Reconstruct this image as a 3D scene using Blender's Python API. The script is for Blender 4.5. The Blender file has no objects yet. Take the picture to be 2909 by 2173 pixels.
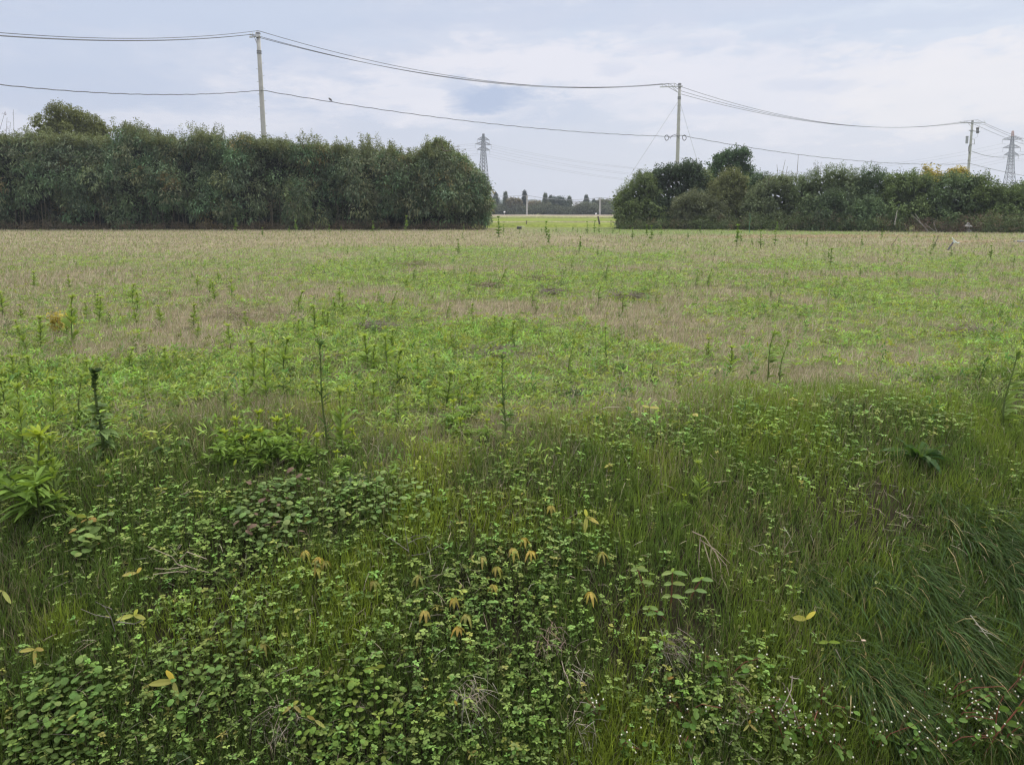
import bpy, math
import numpy as np
from mathutils import Vector
R = np.random.default_rng(7)
sc = bpy.context.scene
rad = math.radians

# ------------------------------------------------------------------ camera, sky, sun, exposure
F_PX, CX, HOR, PPY, CAMH = 2050.0, 1454.5, 600.0, 805.0, 1.3
PITCH = math.atan((PPY - HOR) / F_PX)
cd = bpy.data.cameras.new('camera'); cam = bpy.data.objects.new('camera', cd); sc.collection.objects.link(cam)
cd.sensor_width = 36; cd.lens = F_PX / 2909 * 36; cd.shift_y = -(1086.5 - PPY) / 2909
cd.clip_start = 0.05; cd.clip_end = 20000
cam.location = (0, 0, CAMH); cam.rotation_euler = (math.pi / 2 - PITCH, 0, 0)
sc.camera = cam
sc.view_settings.view_transform = 'Standard'; sc.view_settings.look = 'None'
sc.view_settings.exposure = 0.04; sc.view_settings.gamma = 1
sc.cycles.max_bounces = 6; sc.cycles.diffuse_bounces = 3; sc.cycles.glossy_bounces = 1
sc.cycles.transmission_bounces = 3; sc.cycles.transparent_max_bounces = 4; sc.cycles.volume_bounces = 0
sc.cycles.use_denoising = True; sc.cycles.denoiser = 'OPENIMAGEDENOISE'; sc.cycles.denoising_input_passes = 'RGB_ALBEDO_NORMAL'; sc.cycles.denoising_prefilter = 'ACCURATE'
sc.cycles.filter_width = 1.3

SUN_EL, SUN_AZ = rad(50), rad(38)          # azimuth measured from +Y towards +X
world = bpy.data.worlds.new('World'); sc.world = world; world.use_nodes = True
nt = world.node_tree; N = nt.nodes; Lk = nt.links; N.clear()
def node(t, **kw):
    n = N.new(t)
    for k, v in kw.items(): setattr(n, k, v)
    return n
def mth(op, a, b=None, c=None, clamp=False):
    n = node('ShaderNodeMath', operation=op); n.use_clamp = clamp
    for i, s in enumerate((a, b, c)):
        if s is None: continue
        if isinstance(s, (int, float)): n.inputs[i].default_value = s
        else: Lk.new(s, n.inputs[i])
    return n.outputs[0]
def mixc(f, a, b):
    n = node('ShaderNodeMix', data_type='RGBA')
    for i, s in ((0, f), (6, a), (7, b)):
        if isinstance(s, (int, float)): n.inputs[i].default_value = s
        elif isinstance(s, tuple): n.inputs[i].default_value = (*s, 1)
        else: Lk.new(s, n.inputs[i])
    return n.outputs[2]
def s2l(r, g, b):
    return tuple(((c / 255 + .055) / 1.055) ** 2.4 if c > 10 else c / 255 / 12.92 for c in (r, g, b))
sky = node('ShaderNodeTexSky', sky_type='NISHITA'); sky.sun_disc = False
sky.sun_elevation = SUN_EL; sky.sun_rotation = SUN_AZ; sky.air_density = 1.2; sky.dust_density = 2.0
tc = node('ShaderNodeTexCoord'); sep = node('ShaderNodeSeparateXYZ'); Lk.new(tc.outputs['Generated'], sep.inputs[0])
sx, sy, sz = sep.outputs
mp = node('ShaderNodeMapping'); mp.inputs['Scale'].default_value = (1, 1, 3.2); Lk.new(tc.outputs['Generated'], mp.inputs[0])
def noise(scale, detail, rough=.55, dist=0.0, vec=None):
    n = node('ShaderNodeTexNoise'); n.inputs['Scale'].default_value = scale; n.inputs['Detail'].default_value = detail
    n.inputs['Roughness'].default_value = rough; n.inputs['Distortion'].default_value = dist
    Lk.new(vec or mp.outputs[0], n.inputs['Vector']); return n.outputs['Fac']
n1 = noise(2.2, 5); n2 = noise(7.0, 6, .6, .3); n3 = noise(16, 4, .6)
def blob(px, py, wx, wy):                      # a soft cloud centred on a direction of the sky
    az = (px - CX) / F_PX; el = (HOR - py) / F_PX
    u = mth('SUBTRACT', sx, az / math.sqrt(1 + az * az + el * el)); v = mth('SUBTRACT', sz, el / math.sqrt(1 + az * az + el * el))
    wx /= F_PX; wy /= F_PX
    nu = mth('MULTIPLY', mth('SUBTRACT', n2, .5), 3.0); nv = mth('MULTIPLY', mth('SUBTRACT', n3, .5), 2.6)
    a = mth('ADD', mth('DIVIDE', u, wx), nu); b = mth('ADD', mth('DIVIDE', v, wy), nv)
    d = mth('ADD', mth('MULTIPLY', a, a), mth('MULTIPLY', b, b))
    g = mth('SUBTRACT', 1.25, d, clamp=True)
    return mth('MULTIPLY', g, mth('GREATER_THAN', sy, 0.0))
def ramp(x, lo, hi):
    n = node('ShaderNodeMapRange', interpolation_type='SMOOTHSTEP'); Lk.new(x, n.inputs[0])
    n.inputs[1].default_value = lo; n.inputs[2].default_value = hi; return n.outputs[0]
az = ramp(sx, -.55, .62)
base = mixc(az, s2l(199, 210, 232), s2l(217, 225, 240))
low = mixc(az, s2l(203, 207, 224), s2l(222, 224, 234))
col = mixc(ramp(sz, .24, .0), base, low)
hi = ramp(mth('ADD', n1, mth('MULTIPLY', mth('SUBTRACT', n2, .5), .5)), .44, .68)
col = mixc(mth('MULTIPLY', hi, .55), col, s2l(226, 227, 239))
grey = ramp(noise(3.4, 5, .6, .2), .5, .75)
col = mixc(mth('MULTIPLY', grey, .45), col, s2l(190, 202, 226))
light = None
for px, py, wx, wy, k in ((1050, 275, 330, 75, .8), (1620, 205, 420, 75, .9), (2250, 270, 520, 120, .7), (2750, 260, 300, 120, .7), (1250, 330, 260, 40, .6), (80, 370, 200, 40, .5), (600, 350, 250, 40, .5)):
    col = mixc(mth('MULTIPLY', blob(px, py, wx, wy), k), col, s2l(236, 235, 244) if px < 2500 else s2l(243, 240, 243))
for px, py, wx, wy, k in ((1370, 288, 125, 46, 1.0), (1300, 255, 60, 30, .5), (1740, 205, 60, 26, .3), (2010, 318, 95, 20, .3), (2240, 250, 90, 20, .25), (2350, 258, 60, 16, .2),
                          (1900, 150, 150, 20, .3), (1050, 330, 90, 24, .3), (900, 205, 160, 40, .35), (400, 270, 420, 60, .35), (1850, 55, 700, 45, .35), (2500, 80, 400, 25, .3)):
    col = mixc(mth('MULTIPLY', blob(px, py, wx, wy), k), col, s2l(180, 194, 222) if py == 288 else s2l(188, 201, 227))
bg1 = node('ShaderNodeBackground'); bg1.inputs[1].default_value = .10; Lk.new(sky.outputs[0], bg1.inputs[0])
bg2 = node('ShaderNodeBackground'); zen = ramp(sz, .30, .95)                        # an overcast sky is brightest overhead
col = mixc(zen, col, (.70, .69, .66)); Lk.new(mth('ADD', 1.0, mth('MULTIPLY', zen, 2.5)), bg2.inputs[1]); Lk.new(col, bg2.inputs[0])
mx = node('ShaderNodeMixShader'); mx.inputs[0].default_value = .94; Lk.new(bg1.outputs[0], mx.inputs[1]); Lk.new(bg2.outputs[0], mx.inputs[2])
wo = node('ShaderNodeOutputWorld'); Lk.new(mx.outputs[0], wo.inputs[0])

ld = bpy.data.lights.new('sun', 'SUN'); ld.energy = 2.3; ld.angle = rad(14); ld.color = (1, .95, .86)
sun = bpy.data.objects.new('sun', ld); sc.collection.objects.link(sun)
sdir = Vector((math.sin(SUN_AZ) * math.cos(SUN_EL), math.cos(SUN_AZ) * math.cos(SUN_EL), math.sin(SUN_EL)))
sun.rotation_euler = (-sdir).to_track_quat('-Z', 'Y').to_euler()

# ------------------------------------------------------------------ helpers
def ray(px, py):
    xc = (px - CX) / F_PX; yc = -(py - PPY) / F_PX
    c, s = math.cos(PITCH), math.sin(PITCH)
    return np.array([xc, c + yc * s, -s + yc * c])
def at(px, py, Y):
    d = ray(px, py); d = d * (Y / d[1]); return np.array([d[0], d[1], d[2] + CAMH])
_g = R.random((64, 64))
def vnoise(x, y):
    xi = np.floor(x).astype(int); yi = np.floor(y).astype(int); fx = x - xi; fy = y - yi
    fx = fx * fx * (3 - 2 * fx); fy = fy * fy * (3 - 2 * fy)
    a = _g[xi % 64, yi % 64]; b = _g[(xi + 1) % 64, yi % 64]; c = _g[xi % 64, (yi + 1) % 64]; d = _g[(xi + 1) % 64, (yi + 1) % 64]
    return (a * (1 - fx) + b * fx) * (1 - fy) + (c * (1 - fx) + d * fx) * fy
def fbm(x, y, o=3):
    s = 0; a = .5; t = 0
    for i in range(o):
        s = s + a * vnoise(x * 2 ** i + 17.3 * i, y * 2 ** i + 5.1 * i); t += a; a *= .5
    return s / t
def sstep(a, b, x):
    t = np.clip((x - a) / (b - a), 0, 1); return t * t * (3 - 2 * t)
def edge_y(x): return 4.5 + .30 * np.maximum(0, x - .9)
def gz(x, y):
    x = np.asarray(x, float); y = np.asarray(y, float)
    d = np.maximum(0, edge_y(x) - np.maximum(y, 2.45))
    z = -.262 * d * d
    z = z + (1 - sstep(.9, 2.2, y)) * (0.08 - z) * (y < 2.2)
    bump = (fbm(x * 1.3, y * 1.3) - .5) * .10 * sstep(2.6, 3.4, y) + (fbm(x * .2 + 9, y * .2) - .5) * .16 * sstep(6, 9, y) * (1 - sstep(30, 45, y))
    return z + bump
def hit(px, py):
    d = ray(px, py); t = 1.5
    while t < 400:
        p = d * t; p[2] += CAMH
        if p[2] <= float(gz(p[0], p[1])): break
        t *= 1.004
    p = d * t; return np.array([p[0], p[1], float(gz(p[0], p[1]))])
def unit(v): return v / np.maximum(np.linalg.norm(v, axis=-1, keepdims=True), 1e-9)
def rdir(n): return unit(R.normal(size=(n, 3)))

class Geo:
    def __init__(s): s.v = []; s.f = []; s.c = []; s.n = 0
    def add(s, v, f, c):
        v = np.asarray(v, np.float32).reshape(-1, 3); f = np.asarray(f, np.int64).reshape(-1, 4)
        c = np.asarray(c, np.float32)
        if c.ndim == 1: c = np.tile(c, (len(v), 1))
        s.v.append(v); s.f.append(f + s.n); s.c.append(c); s.n += len(v)
    def build(s, name, mat, parent=None, smooth=False, loc=None):
        v = np.concatenate(s.v); f = np.concatenate(s.f); c = np.concatenate(s.c)
        m = bpy.data.meshes.new(name)
        m.vertices.add(len(v)); m.vertices.foreach_set('co', v.ravel())
        m.loops.add(f.size); m.loops.foreach_set('vertex_index', f.ravel().astype(np.int32))
        m.polygons.add(len(f)); m.polygons.foreach_set('loop_start', np.arange(0, f.size, 4, dtype=np.int32))
        try: m.polygons.foreach_set('loop_total', np.full(len(f), 4, dtype=np.int32))
        except Exception: pass
        m.polygons.foreach_set('use_smooth', np.full(len(f), smooth))
        a = m.color_attributes.new('Col', 'FLOAT_COLOR', 'POINT')
        rgba = np.ones((len(v), 4), np.float32); rgba[:, :3] = np.clip(c, 0, 1); a.data.foreach_set('color', rgba.ravel())
        m.materials.append(mat); m.update(calc_edges=True)
        o = bpy.data.objects.new(name, m); sc.collection.objects.link(o)
        if parent is not None: o.parent = parent
        if loc is not None: o.location = loc
        return o
    # leaf or blade strips, all at once
    def strips(s, P, D, L, W, droop, prof, col, tip=None, fold=0.0, side=None):
        n = len(P)
        if n == 0: return
        L = np.broadcast_to(L, n)[:, None]; W = np.broadcast_to(W, n)[:, None]; droop = np.broadcast_to(droop, n)[:, None]
        D = unit(D)
        S = side if side is not None else unit(np.cross(D, R.normal(size=(n, 3)) * .55 + np.array([0, 0, 1.])))
        Nn = unit(np.cross(S, D)); K = len(prof); cols = 3 if fold else 2
        V = np.zeros((n, K, cols, 3)); C = np.zeros((n, K, cols, 3))
        col = np.broadcast_to(col, (n, 3)); tip = col if tip is None else np.broadcast_to(tip, (n, 3))
        for k, (t, w) in enumerate(prof):
            c = P + D * L * t * (1 - .25 * np.minimum(droop, 1) * t) - np.array([0, 0, 1.]) * droop * L * t * t
            V[:, k, 0] = c - S * W * w * .5
            V[:, k, -1] = c + S * W * w * .5
            if fold: V[:, k, 1] = c - Nn * W * w * fold
            C[:, k] = (col * (1 - t) + tip * t)[:, None]
        idx = np.arange(n * K * cols).reshape(n, K, cols)
        F = [np.stack([idx[:, :-1, j], idx[:, :-1, j + 1], idx[:, 1:, j + 1], idx[:, 1:, j]], -1).reshape(-1, 4) for j in range(cols - 1)]
        s.add(V.reshape(-1, 3), np.concatenate(F), C.reshape(-1, 3))
    def tube(s, pts, r, sides=6, col=(.3, .3, .3), cap=True):
        pts = np.asarray(pts, float); n = len(pts); r = np.broadcast_to(r, n)
        T = np.gradient(pts, axis=0); T = unit(T)
        ref = np.array([0, 0, 1.]) if abs(T[:, 2]).mean() < .8 else np.array([1., 0, 0])
        A = unit(np.cross(T, ref)); B = np.cross(T, A)
        th = np.arange(sides) / sides * 2 * math.pi
        V = pts[:, None] + r[:, None, None] * (np.cos(th)[None, :, None] * A[:, None] + np.sin(th)[None, :, None] * B[:, None])
        idx = np.arange(n * sides).reshape(n, sides); nx = np.roll(idx, -1, 1)
        Fq = np.stack([idx[:-1], nx[:-1], nx[1:], idx[1:]], -1).reshape(-1, 4)
        V = V.reshape(-1, 3)
        if cap:
            e = [];
            for row, c in ((0, pts[0]), (n - 1, pts[-1])):
                V = np.vstack([V, c]); ci = len(V) - 1
                for j in range(0, sides, 2): e.append([ci, idx[row, j], idx[row, (j + 1) % sides], idx[row, (j + 2) % sides]])
            Fq = np.vstack([Fq, e])
        s.add(V, Fq, col)
    def box(s, c, h, col=(.3, .3, .3), rz=0.0, M=None):
        q = np.array([[x, y, z] for x in (-1, 1) for y in (-1, 1) for z in (-1, 1)], float) * np.asarray(h)
        if M is not None: q = q @ np.asarray(M).T
        elif rz: cc, ss = math.cos(rz), math.sin(rz); q = q @ np.array([[cc, ss, 0], [-ss, cc, 0], [0, 0, 1]])
        s.add(q + np.asarray(c), [[0, 1, 3, 2], [4, 6, 7, 5], [0, 4, 5, 1], [2, 3, 7, 6], [0, 2, 6, 4], [1, 5, 7, 3]], col)
    def bar(s, a, b, w, col=(.3, .3, .3)):
        s.tube(np.array([a, b], float), w, 4, col, cap=False)
    def sphere(s, c, r, col, seg=8, rings=5):
        th = np.arange(seg) / seg * 2 * math.pi; ph = np.linspace(.02, math.pi - .02, rings + 1)
        V = np.array([[math.sin(p) * math.cos(t), math.sin(p) * math.sin(t), math.cos(p)] for p in ph for t in th]) * np.asarray(r) + np.asarray(c)
        idx = np.arange((rings + 1) * seg).reshape(rings + 1, seg); nx = np.roll(idx, -1, 1)
        s.add(V, np.stack([idx[:-1], idx[1:], nx[1:], nx[:-1]], -1).reshape(-1, 4), col)

def material(name, rough=.6, spec=.25, trans=0.0, metal=0.0, nscale=0.0, namp=0.0, bump=0.0, nscale2=None):
    m = bpy.data.materials.new(name); m.use_nodes = True; t = m.node_tree; n = t.nodes; l = t.links
    p = n['Principled BSDF']; p.inputs['Roughness'].default_value = rough; p.inputs['Specular IOR Level'].default_value = spec
    p.inputs['Metallic'].default_value = metal
    a = n.new('ShaderNodeAttribute'); a.attribute_name = 'Col'; src = a.outputs['Color']
    if namp:
        co = n.new('ShaderNodeTexCoord'); nz = n.new('ShaderNodeTexNoise'); nz.inputs['Scale'].default_value = nscale
        nz.inputs['Detail'].default_value = 8; nz.inputs['Roughness'].default_value = .65; l.new(co.outputs['Object'], nz.inputs['Vector'])
        mr = n.new('ShaderNodeMapRange'); mr.inputs[1].default_value = .3; mr.inputs[2].default_value = .7
        mr.inputs[3].default_value = 1 - namp; mr.inputs[4].default_value = 1 + namp; l.new(nz.outputs['Fac'], mr.inputs[0])
        vm = n.new('ShaderNodeVectorMath'); vm.operation = 'SCALE'; l.new(src, vm.inputs[0]); l.new(mr.outputs[0], vm.inputs['Scale']); src = vm.outputs[0]
        if bump:
            b = n.new('ShaderNodeBump'); b.inputs['Strength'].default_value = bump; b.inputs['Distance'].default_value = .05
            l.new(nz.outputs['Fac'], b.inputs['Height']); l.new(b.outputs[0], p.inputs['Normal'])
    l.new(src, p.inputs['Base Color'])
    if trans:
        tr = n.new('ShaderNodeBsdfTranslucent'); mc = n.new('ShaderNodeVectorMath'); mc.operation = 'MULTIPLY'
        mc.inputs[1].default_value = (1.25, 1.2, .6); l.new(src, mc.inputs[0]); l.new(mc.outputs[0], tr.inputs['Color'])
        ms = n.new('ShaderNodeMixShader'); ms.inputs[0].default_value = trans
        l.new(p.outputs[0], ms.inputs[1]); l.new(tr.outputs[0], ms.inputs[2]); l.new(ms.outputs[0], n['Material Output'].inputs[0])
    return m
M_leaf = material('leaf', .6, .14, .38)
M_tree = material('tree_leaf', .65, .12, .18)
M_dry = material('dry_stem', .8, .1, .15)
M_bark = material('bark', .85, .15, nscale=9, namp=.3, bump=.4)
M_conc = material('concrete', .8, .2, nscale=3.0, namp=.14, bump=.1)
M_steel = material('galvanised_steel', .5, .4, metal=.4, nscale=5, namp=.1)
M_cable = material('cable', .6, .3, nscale=4, namp=.05)
M_ground = material('soil', .95, .05, nscale=3.2, namp=.45, bump=.6)
M_paint = material('painted', .5, .4, nscale=4, namp=.06)

def tag(o, label=None, cat=None, group=None, kind=None):
    for k, v in (('label', label), ('category', cat), ('group', group), ('kind', kind)):
        if v: o[k] = v
    return o
def empty(name, loc, label=None, cat=None, group=None):
    o = bpy.data.objects.new(name, None); sc.collection.objects.link(o); o.location = [float(q) for q in loc]
    o.empty_display_size = .1
    return tag(o, label, cat, group)
def dup(root, loc, rz=0, scale=1, label=None, group=None, tilt=(0, 0)):
    r = root.copy(); sc.collection.objects.link(r); r.location = [float(q) for q in loc]; r.rotation_euler = (tilt[0], tilt[1], rz)
    r.scale = (scale,) * 3 if not isinstance(scale, tuple) else scale
    if label: r['label'] = label
    if group: r['group'] = group
    for ch in root.children:
        c = ch.copy(); sc.collection.objects.link(c); c.parent = r
    return r
LANCE = [(0, .25), (.3, 1), (.65, .8), (1, .04)]
OVAL = [(0, .2), (.22, .85), (.55, 1), (.85, .6), (1, .08)]
BLADE = [(0, 1), (.5, .85), (1, .1)]
LBLADE = [(0, .8), (.25, 1), (.5, .95), (.75, .75), (1, .08)]

# ------------------------------------------------------------------ the ground
BROWN = [(2.2, 5.5, 1.4, .8, 1), (.9, 4.75, .9, .35, .9), (-3.1, 6.7, 1.2, .5, .7), (-1.75, 4.6, .7, .28, .9), (.1, 6.3, .6, .3, .5), (-.3, 9.3, 1.0, .8, .6),
         (4.3, 8.2, 2.0, .8, .7), (-6, 9, 2.0, 1.6, .8), (3.3, 6.4, 1.2, .5, .8), (-1.3, 5.6, .7, .25, .6), (-4.2, 12.5, 2.2, 1.0, .6), (-9, 13, 3, 3, 1)]
def green(x, y):
    a = x / np.maximum(y, .1)
    yb = np.where(a < 0, 27 + a * 12, 27 - a * 9) + (fbm(x * .25 + 3, y * .25) - .5) * 12
    far = .16 + .5 * sstep(.5, .62, fbm(x * .12 + 40, y * .3)) * sstep(-.1, .2, a) * sstep(20, 30, y) + .35 * sstep(36, 44, y) * sstep(-.02, .05, a)
    n = fbm(x * .55 + 11, y * .55 + 2, 4)
    mid = np.clip(.74 + (n - .5) * 3.4 + (fbm(x * 2.6 + 31, y * 2.6) - .5) * 1.5, .05, 1) * .95
    for bx, by, rx, ry, k in BROWN:
        mid = mid * (1 - k * np.exp(-((x - bx) / rx) ** 2 - ((y - by) / ry) ** 2))
    g = mid * (1 - sstep(yb - 6, yb + 5, y)) + far * sstep(yb - 6, yb + 5, y)
    return np.clip(g, 0, 1)
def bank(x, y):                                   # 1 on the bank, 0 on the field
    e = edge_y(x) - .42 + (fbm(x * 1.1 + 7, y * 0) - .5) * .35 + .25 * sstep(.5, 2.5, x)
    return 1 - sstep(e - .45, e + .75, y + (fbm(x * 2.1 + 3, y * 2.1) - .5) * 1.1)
def axis(fine, step, far, grow=1.22):
    a = list(np.arange(0, fine, step)); s = step
    while a[-1] < far: s *= grow; a.append(a[-1] + s)
    return np.array(a)
ax = axis(5, .09, 900); xs = np.concatenate([-ax[:0:-1], ax])
ys = np.concatenate([-axis(1, .4, 60)[:0:-1], axis(10, .09, 960)])
X, Y = np.meshgrid(xs, ys); Z = gz(X, Y)
g = green(X, Y)[..., None]; bk = bank(X, Y)[..., None]
cg = (np.array([.19, .16, .10]) * (1 - g) + np.array([.10, .13, .04]) * g) * .9
cfar = np.array([.23, .19, .125]) * (1 - g) + np.array([.13, .165, .06]) * g
f_ = sstep(12, 30, Y)[..., None]; cg = cg * (1 - f_) + cfar * f_
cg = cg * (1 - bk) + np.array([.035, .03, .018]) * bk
far2 = (sstep(52, 60, Y) * 1.0)[..., None]; cg = cg * (1 - far2) + np.array([.14, .16, .05]) * far2
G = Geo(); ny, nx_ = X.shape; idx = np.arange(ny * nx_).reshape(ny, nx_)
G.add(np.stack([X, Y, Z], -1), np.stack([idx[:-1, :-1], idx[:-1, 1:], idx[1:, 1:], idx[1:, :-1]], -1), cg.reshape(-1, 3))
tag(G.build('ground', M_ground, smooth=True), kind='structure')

# rice paddies, their ridges and the farm track beyond the gap
def slab(name, x0, x1, y0, y1, z, col, mat=M_ground, sk=0.0, amp=.03, step=1.5):
    g_ = Geo(); a = np.arange(x0, x1 + step, step * 2); b = np.linspace(y0, y1, max(3, int((y1 - y0) / step)))
    A, B = np.meshgrid(a, b); Zs = z + (fbm(A * .7, B * .7) - .5) * amp * 2 + 0 * A
    B = B + sk * A
    Zs[0] = -.3; Zs[-1] = -.3; Zs[:, 0] = -.3; Zs[:, -1] = -.3
    k = .75 + .5 * fbm(A * .2, B * .05 + 3)
    i = np.arange(A.size).reshape(A.shape)
    g_.add(np.stack([A, B, Zs], -1), np.stack([i[:-1, :-1], i[:-1, 1:], i[1:, 1:], i[1:, :-1]], -1), (k[..., None] * np.array(col)).reshape(-1, 3))
    return tag(g_.build(name, mat), kind='structure')
slab('rice_field', -60, 110, 57.5, 76, .16, (.155, .185, .04), sk=.07, amp=.1)
slab('rice_field', -60, 110, 78.5, 116, .16, (.145, .18, .035), sk=.07, amp=.1)
slab('rice_field', -80, 160, 119, 136, .14, (.13, .155, .05), sk=.12, amp=.1)
slab('rice_field', -80, 160, 139, 168, .14, (.14, .17, .055), sk=.12, amp=.1)
slab('ridge_path', -60, 110, 76.3, 78.2, .22, (.24, .22, .13), sk=.07)
slab('ridge_path', -80, 160, 116.6, 118.6, .25, (.16, .16, .07), sk=.1)
slab('ridge_path', -80, 160, 136.6, 138.4, .25, (.30, .29, .15), sk=.12)
slab('farm_track', -120, 260, 172, 214, .22, (.27, .22, .17), sk=-.10)

# ------------------------------------------------------------------ ground cover (nobody could count it)
def scatter(n, y0, y1, pad=1.10, power=2):         # density falls with the square of the distance
    y = np.exp(R.uniform(math.log(y0), math.log(y1), n)); x = R.uniform(-1, 1, n) * (y * .71 * pad + .35)
    return x, y
def place(x, y, dz=0): return np.stack([x, y, gz(x, y) + dz], -1)
def vary(c, n, a=.25, h=.1):
    return np.array(c) * (1 + R.uniform(-a, a, (n, 1))) * (1 + R.uniform(-h, h, (n, 3)))

# dry tan grass on the field
G = Geo()
x, y = scatter(330000, 3.7, 52)
keep = (R.random(len(x)) < (1 - green(x, y) * .86)) & (R.random(len(x)) < 1 - bank(x, y) * .8) & (y < 50.3)
x, y = x[keep], y[keep]; n = len(x); P = place(x, y, -.01)
cl = .65 + .9 * fbm(x * 3, y * 3)
D = np.stack([R.normal(.10, .32, n), R.normal(0, .30, n), np.ones(n)], -1)
t = R.random((n, 1))
tan = np.array([.46, .39, .31]) * (1 - t) + np.array([.31, .27, .20]) * t
gr = R.random((n, 1)) < .3; tan = np.where(gr, np.array([.22, .28, .10]), tan)
G.strips(P, D, R.uniform(.05, .16, n) * cl, np.maximum(.0022, .00055 * y) * R.uniform(.7, 1.4, n), R.uniform(0, .5, n), BLADE, tan * (1 + R.uniform(-.3, .3, (n, 1))))
tag(G.build('dry_grass', M_dry), 'short dry tan grass stubble covering the field', 'dry grass', kind='stuff')

# green leafy cover of the middle field
G = Geo()
x, y = scatter(62000, 3.7, 50)
keep = (R.random(len(x)) < green(x, y) ** 1.2) & (R.random(len(x)) > bank(x, y)) & (y < 50)
x, y = x[keep], y[keep]; m = len(x)
k = 8; x = np.repeat(x, k) + R.normal(0, .03, m * k); y = np.repeat(y, k) + R.normal(0, .03, m * k); n = m * k
hh = np.repeat(R.uniform(.01, .11, m) * (R.random(m) ** .7), k)
tint = np.repeat(vary((.235, .335, .085), m, .45, .15), k, 0); br = np.repeat(R.random(m) < .12, k)[:, None]
tint = np.where(br, np.array([.28, .32, .06]), tint)
D = np.stack([R.normal(.25, .8, n), R.normal(0, .8, n), R.uniform(.25, 1.3, n)], -1)
G.strips(place(x, y, 0) + np.stack([0 * x, 0 * x, hh], -1), D, R.uniform(.035, .085, n), R.uniform(.008, .014, n), R.uniform(.1, .8, n), LANCE, tint * (1 + R.uniform(-.25, .25, (n, 1))))
x, y = scatter(5200, 4.2, 32); keep = (R.random(len(x)) < green(x, y) ** 1.2 * .8) & (R.random(len(x)) > bank(x, y)); x, y = x[keep], y[keep]; m = len(x); k = 24
H_ = np.repeat(R.uniform(.04, .19, m), k); n = m * k; hr = R.random(n); sp_ = np.repeat(R.random(m) < .25, k)[:, None]
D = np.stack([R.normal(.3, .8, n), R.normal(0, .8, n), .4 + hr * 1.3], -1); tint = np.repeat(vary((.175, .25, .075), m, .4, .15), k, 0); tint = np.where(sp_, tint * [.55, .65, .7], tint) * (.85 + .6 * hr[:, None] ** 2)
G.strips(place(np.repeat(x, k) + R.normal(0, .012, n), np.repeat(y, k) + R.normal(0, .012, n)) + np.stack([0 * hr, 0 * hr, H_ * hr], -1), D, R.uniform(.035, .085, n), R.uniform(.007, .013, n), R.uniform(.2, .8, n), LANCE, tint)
# blown grass blades, brighter, in the centre distance
x, y = scatter(85000, 5, 26); keep = (R.random(len(x)) < green(x, y) * .9) ; x, y = x[keep], y[keep]; n = len(x)
D = np.stack([R.normal(.7, .4, n), R.normal(0, .4, n), R.uniform(.3, 1, n)], -1)
G.strips(place(x, y), D, R.uniform(.10, .2, n), np.maximum(.006, .0007 * y), R.uniform(.2, .8, n), BLADE, vary((.30, .41, .15), n, .4, .12))
tag(G.build('leafy_weeds', M_leaf), 'low bright green leafy weeds spreading over the field', 'weeds', kind='stuff')

# horsetail stems of the bank
G = Geo()
x, y = scatter(250000, 2.4, 6.2)
dens = bank(x, y) * (.35 + 1.1 * sstep(.3, .6, fbm(x * 1.6 + 5, y * 1.6 + 8)))
keep = R.random(len(x)) < dens; x, y = x[keep], y[keep]; n = len(x)
cl = fbm(x * 2.3, y * 2.3 + 30); low = 1 - sstep(2.7, 3.9, y)
D = np.stack([R.normal(.04, .25, n), R.normal(-.05, .25, n), np.ones(n)], -1)
c0 = np.array([.105, .165, .04]); c1 = np.array([.215, .28, .045]); c2 = np.array([.22, .205, .13])
t = (sstep(.5, .72, cl) * (1 - .6 * sstep(.3, 1.3, x)))[:, None]; c = c0 * (1 - t) + c1 * t
dead = (R.random(n) < .07 + .5 * sstep(-1.0, .1, y - edge_y(x)) * (1 - sstep(-.2, .8, x)) + .22 * sstep(.55, .7, fbm(x * 1.7 + 50, y * 1.7)))[:, None]; c = np.where(dead, c2, c)
c = c * (1 + R.uniform(-.3, .3, (n, 1)))
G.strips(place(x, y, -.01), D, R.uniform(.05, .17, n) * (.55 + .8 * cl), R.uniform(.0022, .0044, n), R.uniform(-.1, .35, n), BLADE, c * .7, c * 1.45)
# side branchlets
m = 90000; i = R.integers(0, n, m); P = place(x[i], y[i]) + np.stack([R.normal(0, .006, m), R.normal(0, .006, m), R.uniform(.01, .09, m)], -1)
D = np.stack([R.normal(0, .7, m), R.normal(0, .7, m), R.uniform(.3, 1.2, m)], -1)
G.strips(P, D, R.uniform(.02, .05, m), .0019, R.uniform(-.3, .4, m), [(0, 1), (1, .3)], c[i])
tag(G.build('horsetail_cover', M_leaf), 'fine green horsetail stems covering the near bank', 'ground cover', kind='stuff')

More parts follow.
